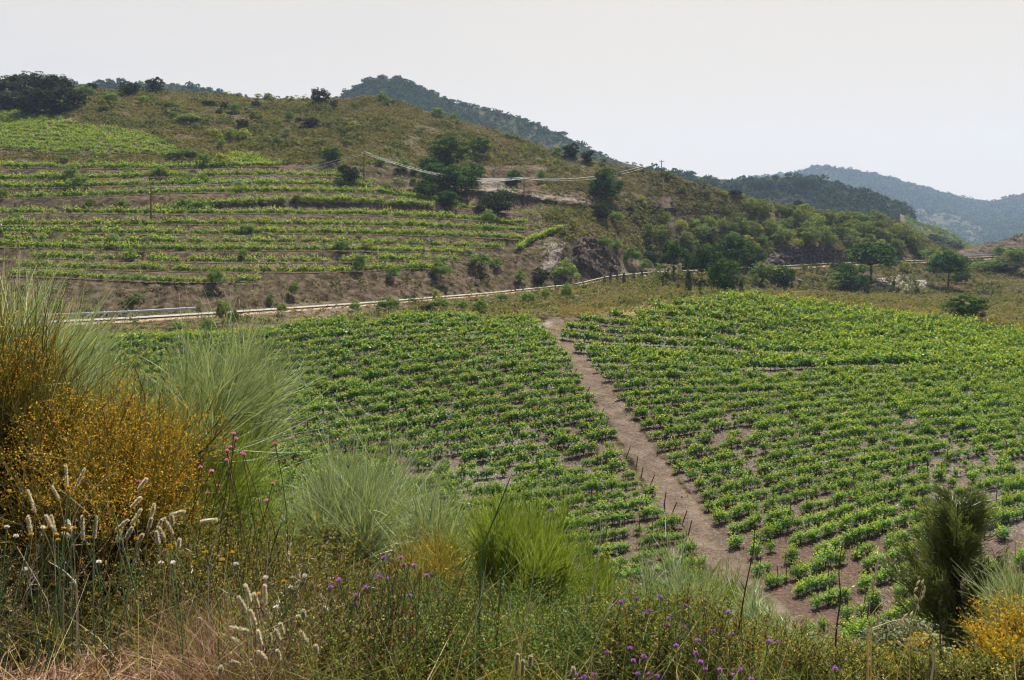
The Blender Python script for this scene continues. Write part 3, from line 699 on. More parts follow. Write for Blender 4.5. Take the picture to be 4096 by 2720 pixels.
# terraces: along the traced rows
SKIP = {(5,), }
for ti, row in enumerate(TER):
    ru = [p[0] for p in row]; rv = [p[1] for p in row]
    lo, hi = ru[0], ru[-1]
    if lo < 1: lo = -70; 
    uu = np.linspace(lo, hi, 140); vv = np.interp(uu, ru, rv)
    X, Y, Z = hit(uu, vv - .3, 100); Y = _sm(np.where(np.isnan(Y), np.nanmean(Y), Y), 9); Y = np.interp(np.arange(140), np.arange(140), Y); X = (uu - 512) / FPX * Y
    dd = np.concatenate([[0], np.cumsum(np.hypot(np.diff(X), np.diff(Y)))]); n = int(dd[-1] / .8); s = np.linspace(0, dd[-1], n) + rngv.normal(size=n) * .1
    x = np.interp(s, dd, X); y = np.interp(s, dd, Y); a = np.arctan2(np.gradient(y), np.gradient(x))
    thin = .97 if ti not in (8, 10) else .75
    keep = rngv.uniform(size=n) < np.clip(thin + np.minimum(fbm(x, y, 3.5, 3, 90 + ti) * .8 + .22, 0), .1, 1)
    x, y, a = x[keep], y[keep], a[keep]; y = y + rngv.normal(size=len(x)) * .12
    addv(x, y, H(x, y), a, rngv.uniform(1.0, 1.5, len(x)) * np.interp(y, [120, 190], [1.0, 1.15]), 2)
# diagonal row at the right end of the terraces
uu = np.linspace(519, 562, 40); vv = np.interp(uu, [519, 533, 562], [250, 241, 229.5])
X, Y, Z = hit(uu, vv, 100); x = np.interp(np.linspace(0, 39, 46), np.arange(40), X); y = np.interp(np.linspace(0, 39, 46), np.arange(40), Y)
addv(x, y, H(x, y), np.full(46, .9), rngv.uniform(1.1, 1.5, 46), 2)
# upper field
def up_phi(x, y): return y * .96 + x * .12
x, y, z, a, k = rows_in(up_phi, 2.7, -190, -40, 150, 262, 1.05, rngv, lambda u, v, x, y: inpoly(u, v, UPPERB) | inpoly(u, v, UPPER2))
keep = dens(x, y, .97, 84); x, y, z, a = [q[keep] for q in (x, y, z, a)]
addv(x, y, z, a, rngv.uniform(1.05, 1.5, len(x)), 3)
VX, VY, VZ, VA, VS, VB, VK = [np.concatenate(q) for q in (VX, VY, VZ, VA, VS, VB, VK)]
VU, VV = proj(VX, VY, VZ)
def hidden_near(u, v):      # behind the tall bushes of the near bank
    return (inpoly(u, v, [(-60,300),(200,330),(295,420),(300,480),(460,520),(500,560),(620,580),(720,640),(720,720),(-60,720)]))
vis = (VU > -5) & (VU < 1029) & (VV < 690) & ~hidden_near(VU, VV)
order = np.argsort(np.where(vis, VY, 1e9)); NEAR = set(order[:290].tolist())
print('vines', len(VX), 'nearest reach', VY[order[289]])
# stuff: all the others in one object
g = Geo(); rest = np.array([i for i in range(len(VX)) if i not in NEAR])
for i in rest:
    y = VY[i]; off = abs(VU[i] - 512) > 560
    lod = 0 if y < 62 else 1 if y < 85 else 2 if y < 140 else 3
    if off or (hidden_near(VU[i], VV[i])): lod = max(lod, 2)
    Q, T = LOD[lod][int(rngv.integers(10))]
    T = T | (rngv.uniform(size=len(T)) < (.45 if VB[i] >= 2 else .06 if VB[i] == 1 else 0))  # random pale leaves, most on terrace and upper vines, stand in for backlight
    s = VS[i] * (1.0 if y < 110 else 1.05); a = VA[i] + (math.pi if rngv.uniform() < .5 else 0) + rngv.normal() * .15; ca, sa = math.cos(a), math.sin(a)
    sx = s * rngv.uniform(.75, 1.05); W = Q * [sx, s, s * rngv.uniform(.85, 1.15)]
    W = np.stack([W[..., 0] * ca - W[..., 1] * sa + VX[i], W[..., 0] * sa + W[..., 1] * ca + VY[i], W[..., 2] + VZ[i]], -1)
    g.V.append(W.reshape(-1, 3)); g.F.append(np.arange(len(W) * 4).reshape(-1, 4) + g.n); g.M.append(T.astype(int)); g.n += len(W) * 4
    if y < 92 and not off:
        V, F = tube([[0, 0, -.1], [.02, 0, .4]], [.035, .03], 4); g.add(V * s + [VX[i], VY[i], VZ[i]], F, 2)
link('grapevines', g.mesh('grapevines', [M['vine'], M['vinetip_sunlit'], M['vinewood']]), kind='stuff', label='rows of bushy green grapevines filling the vineyard blocks and terraces')
# the nearest ones, each a thing
VP = []
for k in range(10):
    Q, T = LOD[0][k]; gg = Geo(); gg.quads(Q); gg.M = [T.astype(int)]
    VP.append((gg.mesh('foliage', [M['vine'], M['vinetip_sunlit']]), vine_wood(np.random.default_rng(k)).mesh('trunk', M['vinewood'])))
ORD = ['first','second','third','fourth','fifth','sixth','seventh','eighth','ninth','tenth','eleventh','twelfth','thirteenth','fourteenth','fifteenth','sixteenth','seventeenth','eighteenth','nineteenth']
for t, tt in (('twent','twenty'),('thirt','thirty'),('fort','forty'),('fift','fifty'),('sixt','sixty'),('sevent','seventy'),('eight','eighty')): ORD += [t + 'ieth'] + [tt + '-' + o for o in ORD[:9]]
near = np.array(sorted(NEAR)); VLAB = {}
for blk in (0, 1):
    idx = near[VB[near] == blk]; ks = np.unique(VK[idx])
    for r, kk in enumerate(ks):
        m = idx[VK[idx] == kk]; m = m[np.argsort(VX[m])]; m = m[::-1] if blk == 0 else m
        for q, i in enumerate(m):
            VLAB[int(i)] = 'bushy green grapevine, ' + ORD[q] + (' from the path in the ' if blk == 0 else ' from the left in the ') + ORD[r] + ' near row of the ' + ('left' if blk == 0 else 'right') + ' block'
for i in sorted(NEAR):
    f, w = VP[int(rngv.integers(10))]; s = VS[i]
    t = thing('grapevine', VLAB[int(i)], 'grapevine', (VX[i], VY[i], VZ[i]), 'near grapevines of the left block' if VB[i] == 0 else 'near grapevines of the right block',
              VA[i] + (math.pi if rngv.uniform() < .5 else 0), (s * rngv.uniform(.75, 1.05), s, s * rngv.uniform(.85, 1.15)))
    link('foliage', f, t); link('trunk', w, t)
# stakes
sel = order[:1100]; sel = sel[rngv.uniform(size=len(sel)) < .16][:110]
sv, sf = tube([[0,0,-.2],[.01,0,.6],[0,.01,1.25]], [.028,.026,.024], 5); stake_me = mesh_from('vine_stake', sv, sf, M['stake'])
cnt = {0: 0, 1: 0}
for i in sorted(sel, key=lambda q: VU[q]):
    bl = int(VB[i]); 
    if bl not in cnt: continue
    nm = 'left' if bl == 0 else 'right'
    o = link('vine_stake', stake_me, None, (VX[i] + .12, VY[i] + .1, VZ[i] - .02), label='thin dark wooden stake among the vines, ' + ORD[cnt[bl]] + ' from the left in the ' + nm + ' block', category='stake', group='vine stakes of the ' + nm + ' block'); cnt[bl] += 1
    o.rotation_euler = (rngv.normal() * .07, rngv.normal() * .07, 0); o.scale = (1, 1, rngv.uniform(.8, 1.25))
# leaning end posts beside the path
EP = [(528,323),(534,337),(543,343),(550,350),(561,362),(565,371),(572,378),(577,385),(586,395),(600,418),(606,428),(626,458),(636,468),(641,478),(650,486),(664,506),(672,514),(682,525),(688,536)]
for k, (u, v) in enumerate(EP):
    x, y, z = [float(q[0]) for q in hit([u], [v], 38)]
    if not y == y: continue
    o = link('end_post', mesh_from('end_post', *tube([[0,0,-.15],[0,0,1.2]], [.04,.035], 5), M['stake']), None, (x, y, z), label='dark leaning vine row end post, ' + ORD[k] + ' down the left side of the dirt path', category='post', group='end posts along the path')
    o.rotation_euler = (rngv.normal() * .05, .3 + rngv.normal() * .12, 0); o.scale = (1, 1, .6 + .25 * rngv.uniform())
# ------------------------------------------------------------------ trees and bushes
def crown_quads(rng, rx, ry, rz, clumps, per, leaf, shape='round', cz=0.0, fill=.84, clump=.30, up=.5):
    """leaf clumps spread through an uneven crown with gaps between them"""
    d = nrm(rng.normal(size=(clumps, 3)))
    if shape == 'umbrella': d[:, 2] = np.abs(d[:, 2]) * 1.1 - .35
    if shape == 'bush': d[:, 2] = np.abs(d[:, 2]) * 1.15 - .25
    rr = fill + (1 - fill) * rng.uniform(-1.2, .9, (clumps, 1)); rr[: clumps // 4] *= .55
    C = d * rr; cr = clump * rng.uniform(.6, 1.35, clumps)
    e = nrm(rng.normal(size=(clumps, per, 3)))
    e[..., 2] = e[..., 2] * .8 + .12
    P = C[:, None] + e * cr[:, None, None] * rng.uniform(.55, 1.05, (clumps, per, 1)) * [1, 1, .85]
    if shape == 'umbrella': P[..., 2] = np.where(P[..., 2] < -.15, -.3 + (P[..., 2] + .3) * .5, P[..., 2])
    N = nrm(e + rng.normal(size=e.shape) * .55 + [0, 0, up]); P = P * [rx, ry, rz] + [0, 0, cz]
    return leaves(P.reshape(-1, 3), N.reshape(-1, 3), leaf * rng.uniform(.65, 1.35, clumps * per), .75, rng), C * [rx, ry, rz] + [0, 0, cz]
def trunk_geo(rng, h0, hc, r, targets, n=6, lean=.1, k=6):
    g = Geo(); lx, ly = rng.normal() * lean, rng.normal() * lean
    pts = [[0, 0, -.25 * h0 - .1], [lx * .3 * h0, ly * .3 * h0, h0 * .5], [lx * h0, ly * h0, h0]]
    g.add(*tube(pts, [r * 1.25, r, r * .8], k)); top = np.array(pts[-1])
    T = targets[rng.permutation(len(targets))[:n]]
    for q in T:
        m = top * .5 + q * .5 + np.array([rng.normal(), rng.normal(), -.3]) * .12 * hc
        g.add(*tube([top * .98, m, q], [r * .62, r * .4, r * .15], 4))
    return g
# kinds: crown proportions for a tree of total height 1
def make_kind(kind, seed):
    rng = np.random.default_rng(seed)
    K = dict(
        pine=dict(rx=.46, rz=.42, cz=.60, cl=38, per=36, leaf=.052, shape='umbrella', th=.42, r=.022, mat='pine', n=9),
        roundpine=dict(rx=.50, rz=.42, cz=.56, cl=46, per=36, leaf=.05, shape='round', th=.26, r=.024, mat='pine', n=9),
        oak=dict(rx=.50, rz=.42, cz=.52, cl=44, per=34, leaf=.055, shape='round', th=.2, r=.025, mat='oak', n=6),
        grove=dict(rx=.42, rz=.34, cz=.62, cl=22, per=20, leaf=.06, shape='round', th=.32, r=.022, mat='grove', n=8),
        bush=dict(rx=.52, rz=.5, cz=.42, cl=26, per=26, leaf=.07, shape='bush', th=.12, r=.015, mat='bush', n=6),
        yellowbush=dict(rx=.5, rz=.5, cz=.42, cl=20, per=22, leaf=.075, shape='bush', th=.12, r=.015, mat='yellowbush', n=6),
        greybush=dict(rx=.5, rz=.5, cz=.42, cl=24, per=26, leaf=.06, shape='bush', th=.12, r=.015, mat='greybush', n=6),
    )[kind]
    q, C = crown_quads(rng, K['rx'] * 1.12, K['rx'] * 1.12, K['rz'] * 1.15, int(K['cl'] * 1.8), int(K['per'] * 1.25), K['leaf'] * 1.2, K['shape'], K['cz'], clump=.27 if K['shape'] != 'umbrella' else .26)
    g = Geo(); g.quads(q); tr = trunk_geo(rng, K['th'], .5, K['r'], C, K['n'], .08)
    return g.mesh('crown', M[K['mat']]), tr.mesh('trunk', M['bark'], True)
def make_cypress(seed):
    rng = np.random.default_rng(seed); n = 900; t = rng.uniform(.06, 1, n) ** .9; rad = .085 * np.sin(np.pi * np.clip(t, 0, 1) ** .75) ** .7 + .008
    a = rng.uniform(0, 6.283, n); P = np.stack([rad * np.cos(a), rad * np.sin(a), t], 1) + rng.normal(size=(n, 3)) * .008
    N = nrm(np.stack([np.cos(a), np.sin(a), a * 0 + .25], 1) + rng.normal(size=(n, 3)) * .3)
    g = Geo(); g.quads(leaves(P, N, .045 * rng.uniform(.6, 1.3, n), .6, rng)); w = Geo(); w.add(*tube([[0,0,-.05],[0,0,.3]], [.02,.015], 5))
    return g.mesh('crown', M['cypress']), w.mesh('trunk', M['bark'])
KINDS = {k: [make_kind(k, 100 + 7 * i + hash(k[0]) * 0 + len(k)) for i in range(5)] for k in ('pine','roundpine','oak','grove','bush','yellowbush','greybush')}
KINDS['cypress'] = [make_cypress(s) for s in (1, 2, 3)]
NAMES = dict(pine='pine_tree', roundpine='pine_tree', oak='oak_tree', grove='almond_tree', bush='bush', yellowbush='bush', greybush='bush', cypress='cypress_tree')
CATS = dict(pine='tree', roundpine='tree', oak='tree', grove='tree', bush='bush', yellowbush='bush', greybush='bush', cypress='cypress')
rngt = np.random.default_rng(77)
def plant(kind, u, vb, h, w, label, group=None, y0=60, at=None):
    """h, w: height and width in px of the frame as the tree is seen; it stands on the ground where (u, vb) meets it"""
    if at is None:
        x, y, z = [float(q[0]) for q in hit([u], [vb], y0)]
        if not y == y:
            x, y, z = [float(q[0]) for q in hit([u], [vb + 3], y0)]
        if not y == y: print('miss', label, u, vb); return
    else: x, y, z = at
    h *= .95; w *= .86; s = h / FPX * y; K = {'pine': .84, 'roundpine': .92, 'oak': 1.0, 'grove': .84, 'bush': 1.04, 'yellowbush': 1.0, 'greybush': 1.0, 'cypress': .2}[kind]
    sw = (w / FPX * y) / K
    t = thing(NAMES[kind], label, CATS[kind], (x, y, z - .02 * s), group, rngt.uniform(0, 6.28), (sw, sw, s))
    c, tr = KINDS[kind][int(rngt.integers(len(KINDS[kind])))]
    link('crown', c, t); link('trunk' if CATS[kind] == 'tree' or kind == 'cypress' else 'stems', tr, t)
    return t
# --- single trees and large bushes, each with its place (px of the frame: u, foot v, height, width)
TREES = [
 ('oak', 8, 106, 35, 44, 'dark holm oak at the far left end of the crest wood'),
 ('oak', 30, 100, 30, 36, 'tall dark holm oak in the crest wood with a pointed top against the sky'),
 ('oak', 47, 98, 26, 30, 'dark oak in the middle of the crest wood below the skyline'),
 ('oak', 61, 94, 20, 26, 'oak at the right end of the crest wood with sky showing through its branches'),
 ('oak', 34, 116, 32, 40, 'large rounded dark oak in front of the crest wood above the upper vines'),
 ('oak', 58, 115, 32, 40, 'largest rounded dark oak at the front of the crest wood'),
 ('oak', 10, 112, 24, 36, 'low dark oak at the left edge just above the upper vine field'),
 ('oak', 76, 108, 20, 24, 'small grey green oak at the right foot of the crest wood'),
 ('bush', 86, 97, 13, 18, 'light green bush between the crest wood and the open hill'),
 ('bush', 6, 112, 9, 20, 'pale green rounded bush at the left above the bright vines'),
 ('bush', 27, 118, 10, 13, 'pale green bush at the upper edge of the bright vine field'),
 ('oak', 92, 91, 9, 12, 'small dark windswept tree on the skyline left of two larger ones'),
 ('oak', 130, 91, 14, 22, 'dark rounded tree on the skyline with a ragged top'),
 ('oak', 155, 89, 16, 20, 'tallest dark dense tree alone on the left skyline'),
 ('bush', 110, 104, 14, 18, 'small green tree with open stem below the skyline trees'),
 ('bush', 143, 103, 9, 12, 'round green bush on the open hill below the tall skyline tree'),
 ('grove', 258, 99, 6, 8, 'small tree on the skyline left of its paler twin'),
 ('grove', 267, 99, 7, 8, 'pale small tree on the skyline beside a darker one'),
 ('oak', 320, 104, 17, 20, 'dark oak standing alone on the crest in the middle of the skyline'),
 ('oak', 334, 108, 9, 8, 'small dark bush just right of the lone crest oak'),
 ('bush', 235, 113, 12, 16, 'green bush high on the hill below the paired skyline trees'),
 ('oak', 225, 109, 8, 12, 'low dark bush touching the green bush high on the hill'),
 ('oak', 256, 106, 6, 10, 'low dark shrub just under the crest left of the lone oak'),
 ('bush', 254, 119, 10, 11, 'yellow green bush left of centre on the open hill'),
 ('bush', 289, 122, 12, 11, 'bright green bush between the lone oak and a low dark shrub'),
 ('oak', 311, 127, 10, 18, 'low wide dark shrub on the open hill below the lone oak'),
 ('greybush', 287, 136, 11, 12, 'grey green round bush on the open hill'),
 ('oak', 243, 128, 10, 13, 'dark dense shrub beside the bright green thicket on the hill'),
 ('yellowbush', 216, 142, 16, 14, 'left bush of the bright green thicket on the hill'),
 ('bush', 231, 141, 14, 16, 'middle bush of the bright green thicket on the hill'),
 ('yellowbush', 244, 140, 14, 15, 'right bush of the bright green thicket on the hill'),
 ('bush', 222, 149, 12, 10, 'small bush hanging below the bright green thicket'),
 ('bush', 277, 147, 13, 10, 'upright green bush below the grey green one'),
 ('bush', 188, 122, 9, 26, 'wide low green bush on the hill above the upper vines'),
 ('bush', 174, 118, 8, 9, 'small bright bush at the left end of a low thicket on the hill'),
 ('greybush', 196, 129, 8, 10, 'dull green bush at the right end of a low thicket on the hill'),
 ('oak', 104, 112, 6, 12, 'low dark shrub on the hill right of the crest wood'),
 ('oak', 171, 108, 5, 16, 'flat dark shrub on the hill under the tall skyline tree'),
 ('oak', 209, 105, 5, 14, 'flat dark shrub on the upper hill left of the green bush'),
 ('roundpine', 332, 164, 18, 19, 'small round pine above the right end of the vine terraces'),
 ('oak', 348, 184, 22, 25, 'dense dark bush tree beside the first power pole'),
 ('roundpine', 450, 168, 33, 38, 'tallest umbrella pine in the clump on the hill'),
 ('roundpine', 480, 156, 19, 21, 'dark dense round tree right of the tall umbrella pine'),
 ('roundpine', 431, 172, 17, 22, 'pine crown left in the clump below the tall umbrella pine'),
 ('roundpine', 437, 186, 24, 30, 'lower left pine of the clump on the hill'),
 ('roundpine', 455, 192, 27, 42, 'wide low pine at the front of the clump'),
 ('roundpine', 474, 184, 22, 24, 'pine at the right end of the clump above the cables'),
 ('bush', 404, 172, 16, 17, 'bright green tree at the left of the pine clump'),
 ('bush', 416, 175, 11, 12, 'green bush between the pine clump and the bright tree'),
 ('bush', 381, 166, 10, 12, 'small green bush right of the first power pole'),
 ('greybush', 399, 190, 16, 18, 'dull grey green bush under the left cables'),
 ('bush', 413, 190, 15, 9, 'narrow bright bush below the cables'),
 ('roundpine', 425, 198, 18, 26, 'dark green pine bush at the upper edge of the vine terraces'),
 ('roundpine', 448, 206, 16, 24, 'dark green bush tree at the right edge of the terrace rows'),
 ('bush', 387, 191, 9, 13, 'low light green bush at the top of the right terrace rows'),
 ('roundpine', 514, 186, 17, 16, 'small round pine standing alone on the bare patch'),
 ('oak', 498, 213, 26, 36, 'broad dark green bush tree below the bare patch'),
 ('bush', 489, 224, 15, 16, 'light green bush below the broad dark tree'),
 ('oak', 480, 213, 9, 12, 'small dark bush left of the broad dark tree'),
 ('roundpine', 606, 199, 31, 33, 'large round pine standing alone at the right end of the cables'),
 ('bush', 541, 181, 13, 9, 'small bright bush in the open between the two lone pines'),
 ('oak', 571, 157, 15, 19, 'dark rounded tree on the right skyline of the hill'),
 ('oak', 588, 159, 13, 15, 'smaller dark rounded tree touching its larger neighbour on the skyline'),
 ('bush', 557, 154, 9, 10, 'light bush just left of the two dark skyline trees'),
 ('bush', 603, 161, 8, 7, 'light green bush on the crest right of the dark skyline trees'),
 ('bush', 382, 98, 10, 11, 'bright green tree on the crest in front of the dark peak'),
 ('bush', 388, 100, 6, 7, 'small bright bush beside the green tree on the crest'),
 ('bush', 437, 112, 9, 13, 'green bush on the crest where the peak falls to the right'),
 ('bush', 454, 121, 9, 9, 'light bush on the crest right of the green one'),
 ('yellowbush', 352, 128, 8, 9, 'yellow green bush in the open middle of the hill'),
 ('yellowbush', 350, 146, 7, 6, 'little yellow bush on the hill above the round pine'),
 ('yellowbush', 386, 152, 6, 6, 'little yellow bush left of the pine clump'),
 ('oak', 602, 219, 19, 22, 'loose grey green tree below the large round pine'),
 ('bush', 615, 224, 15, 16, 'green bush beside the loose grey tree under the round pine'),
 ('yellowbush', 573, 229, 12, 11, 'yellow green bush above the dark rock face'),
 ('bush', 604, 250, 15, 18, 'green tree on the slope right above the dark rock face'),
 ('bush', 616, 250, 12, 14, 'second green tree at the upper right of the dark rock face'),
 ('bush', 632, 264, 20, 18, 'light green tree between the rock face and the road'),
 ('bush', 646, 272, 14, 15, 'low green tree next to the road under the light green one'),
 ('oak', 652, 262, 12, 20, 'dark bush behind the road left of the pines'),
 ('bush', 662, 271, 10, 12, 'small bright bush behind the road left of the pines'),
 ('yellowbush', 550, 203, 7, 6, 'small yellow green bush on the slope below the stone wall'),
 ('yellowbush', 642, 203, 9, 9, 'yellow green bush right of the large round pine'),
 ('bush', 668, 178, 9, 8, 'green bush just right of the last power pole'),
 ('bush', 683, 194, 10, 9, 'green upright bush on the slope below the last pole'),
 ('bush', 707, 194, 6, 7, 'small light bush on the slope above the grove'),
 ('yellowbush', 724, 197, 8, 9, 'yellow green bush at the left of the dark crest shrub'),
 ('oak', 735, 196, 7, 14, 'dark crest shrub above the grove'),
 ('yellowbush', 742, 199, 7, 8, 'yellow green bush at the right of the dark crest shrub'),
 # terrace bushes
 ('bush', 71, 182, 19, 15, 'tall green bush on the upper left terraces'),
 ('bush', 58, 184, 14, 16, 'green bush left of the tall one on the upper left terraces'),
 ('bush', 80, 190, 16, 18, 'wide green bush below the tall one on the upper left terraces'),
 ('bush', 68, 190, 10, 14, 'low green bush on the third terrace at the left'),
 ('bush', 129, 177, 12, 14, 'green bush on the second terrace left of centre'),
 ('bush', 160, 178, 14, 18, 'broad green bush on the second terrace'),
 ('bush', 63, 163, 8, 12, 'small bush just under the upper vine field'),
 ('bush', 92, 164, 7, 10, 'small green bush under the right part of the upper vine field'),
 ('bush', 188, 158, 11, 20, 'loose green bush at the right tip of the upper vine field'),
 ('bush', 174, 158, 9, 16, 'loose green bush left of the right tip of the upper field'),
 ('bush', 205, 166, 15, 18, 'green bush in the thicket above the first terrace'),
 ('yellowbush', 222, 165, 13, 20, 'yellow green bush in the thicket above the first terrace'),
 ('bush', 188, 183, 12, 18, 'loose green bush between the second and third terrace'),
 ('bush', 202, 183, 11, 14, 'loose green bush right of its twin on the third terrace'),
 ('bush', 200, 212, 16, 19, 'tall loose green bush in the middle of the terraces'),
 ('bush', 183, 205, 8, 14, 'low dull bush left of the tall loose one on the terraces'),
 ('bush', 240, 192, 14, 15, 'green bush on the fourth terrace'),
 ('bush', 268, 190, 9, 8, 'narrow green bush on the fourth terrace to the right'),
 ('bush', 297, 201, 8, 11, 'low green bush on the terraces left of the small pine'),
 ('bush', 124, 207, 10, 13, 'green bush on the terrace left of the wooden pole'),
 ('bush', 91, 206, 10, 11, 'dull green bush on the sixth terrace at the left'),
 ('bush', 2, 200, 14, 14, 'green bush cut by the left edge beside the terraces'),
 ('bush', 16, 222, 10, 14, 'green bush on the terrace near the left edge'),
 ('bush', 248, 233, 12, 22, 'wide bright bush on the middle terraces'),
 ('yellowbush', 266, 222, 7, 8, 'small yellow green bush on the terrace bank'),
 ('bush', 112, 245, 11, 15, 'bright bush on the eighth terrace'),
 ('bush', 144, 252, 9, 10, 'small bright bush on the ninth terrace'),
 ('bush', 130, 260, 14, 14, 'round green bush between the lower terraces'),
 ('bush', 182, 250, 8, 12, 'small bright bush on the ninth terrace to the right'),
 ('bush', 243, 258, 11, 11, 'round bright bush on the lower terraces in the middle'),
 ('bush', 255, 250, 8, 12, 'bright low bush beside the round one on the lower terraces'),
 ('bush', 342, 252, 14, 16, 'bright bush on the right part of the lower terraces'),
 ('yellowbush', 367, 252, 14, 14, 'yellow green bush on the right part of the lower terraces'),
 ('bush', 360, 272, 22, 15, 'tall pointed bright bush on the lower terraces'),
 ('bush', 393, 281, 18, 15, 'bright green bush at the bank below the terraces'),
 ('bush', 441, 280, 22, 25, 'large dull green bush at the foot of the terraces'),
 ('bush', 480, 269, 18, 28, 'wide dull green bush at the right foot of the terraces'),
 ('bush', 497, 268, 12, 14, 'green bush touching the wide dull green one'),
 ('bush', 521, 284, 16, 15, 'green bush above the road left of the scree'),
 ('oak', 541, 284, 18, 20, 'dark green round bush at the foot of the scree'),
 ('bush', 566, 283, 26, 26, 'large bright green bush beside the dark rock face'),
 ('bush', 215, 286, 22, 16, 'bright bush at the left foot of the terraces'),
 ('bush', 137, 303, 12, 18, 'green bush on the bank below the lowest vine row'),
 ('bush', 56, 312, 12, 14, 'green bush on the bank above the guardrail'),
 ('bush', 294, 297, 18, 12, 'pale green bush on the bank above the road'),
 ('bush', 271, 302, 10, 10, 'small green bush on the bank above the road'),
 # between road and vines
 ('bush', 223, 326, 30, 17, 'upright bright green tree standing in front of the road'),
 ('bush', 234, 326, 20, 12, 'bright green tree at the right of the upright one'),
 ('bush', 208, 334, 18, 17, 'dark green bush in front of the road at the left'),
 ('bush', 282, 315, 14, 12, 'pale bush sticking up over the road'),
 ('bush', 355, 312, 13, 13, 'left green bush of the pair in front of the road'),
 ('bush', 388, 312, 17, 24, 'dark green bush in front of the road'),
 ('yellowbush', 436, 303, 16, 10, 'narrow pale bush rising over the road'),
 ('bush', 440, 310, 13, 22, 'dull green bush below the narrow pale one'),
 ('bush', 480, 316, 20, 18, 'tall rounded green bush at the top of the left vine block'),
 ('bush', 462, 311, 12, 14, 'green bush left of the tall rounded one'),
 ('bush', 502, 302, 10, 12, 'small green bush by the road above the path'),
 ('bush', 528, 304, 14, 18, 'green bush by the road at the top of the path'),
 ('bush', 546, 299, 12, 12, 'light green bush just right above the path'),
 ('bush', 566, 301, 20, 14, 'loose green bush sticking up over the road by the path'),
 ('bush', 340, 322, 9, 20, 'low dull bush on the bank under the road'),
 ('bush', 178, 330, 10, 24, 'low bush on the bank below the guardrail'),
 ('oak', 428, 312, 9, 14, 'low dark bush on the bank under the road'),
 ('oak', 308, 332, 15, 22, 'dark green bush on the shaded bank above the left vines'),
 # pines and trees by the road
 ('pine', 674, 280, 43, 25, 'leftmost umbrella pine by the road with a bare straight trunk'),
 ('pine', 691, 281, 32, 14, 'slender umbrella pine with a thin trunk second from the left'),
 ('pine', 702, 286, 44, 22, 'third umbrella pine by the road'),
 ('pine', 713, 288, 42, 24, 'fourth umbrella pine with a forked trunk by the road'),
 ('roundpine', 732, 272, 40, 36, 'broad tall pine behind the umbrella pines'),
 ('roundpine', 750, 270, 26, 30, 'pine at the right back of the umbrella pines'),
 ('roundpine', 724, 293, 36, 30, 'low round pine with a thick trunk in front of the umbrella pines'),
 ('grove', 738, 294, 22, 20, 'dull leaning tree right of the low round pine'),
 ('bush', 762, 287, 30, 26, 'light green tree in front of the road right of the pines'),
 ('grove', 778, 290, 28, 28, 'dull green tree above the glass fence'),
 ('roundpine', 784, 291, 26, 20, 'darker tree touching the dull one above the glass fence'),
 ('oak', 839, 270, 9, 16, 'dark small bush on the road edge left of the big pine'),
 ('roundpine', 851, 292, 30, 32, 'green pine below the road left of the white rocks'),
 ('grove', 838, 292, 18, 20, 'dull green bush at the left foot of the green pine'),
 ('pine', 871, 282, 46, 44, 'big dark pine rising through the road line'),
 ('roundpine', 886, 266, 14, 14, 'dark bush at the right foot of the big dark pine'),
 ('yellowbush', 904, 272, 14, 12, 'bright yellow green bush just below the road'),
 ('bush', 930, 264, 20, 20, 'light green tree left of the dark leaning pine'),
 ('bush', 940, 267, 20, 20, 'pale tree half behind the dark leaning pine'),
 ('pine', 948, 288, 42, 34, 'dark leaning pine left of the far guardrail'),
 ('roundpine', 961, 284, 16, 16, 'dark low branch mass right of the leaning pine'),
 ('bush', 988, 272, 14, 34, 'wide low green bush below the far guardrail'),
 ('bush', 1014, 264, 20, 22, 'light green tree at the right edge by the road'),
 ('bush', 1000, 256, 12, 16, 'light green bush at the right end of the far guardrail'),
 ('oak', 1008, 273, 14, 26, 'dark bush at the right edge below the road'),
 ('roundpine', 967, 320, 26, 35, 'small pine alone in the dry grass above the right vines'),
]
bigk = [i for i, q in enumerate(TREES) if 'leftmost umbrella pine' in q[5]][0]
for i, q in enumerate(TREES): f = 1.08 if i >= bigk else 1.0; plant(q[0], q[1], q[2], q[3] * (f - .1 * (f > 1)), q[4] * f, q[5], y0=105)
# --- cypresses
CY = [(604.5,285,9),(610.5,283,11.5),(617,281,7),(624,285,13),(634,281,9),(642,280,9.5),(663,287,10.5),(668,277,9),(678,291,8),(688.5,292.5,23),(700,292,12),(726,293.5,15),(741,295.5,16),(589,289,3)]
for k, (u, v, h) in enumerate(CY[:13]):
    words_ = ['first','second','third','fourth','fifth','sixth','seventh','eighth','ninth','tenth and tallest','eleventh','twelfth','last']
    plant('cypress', u, v, h, max(3.4, h * .34), words_[k] + ' young dark cypress from the left in the line below the road', 'young cypresses below the road', y0=110)
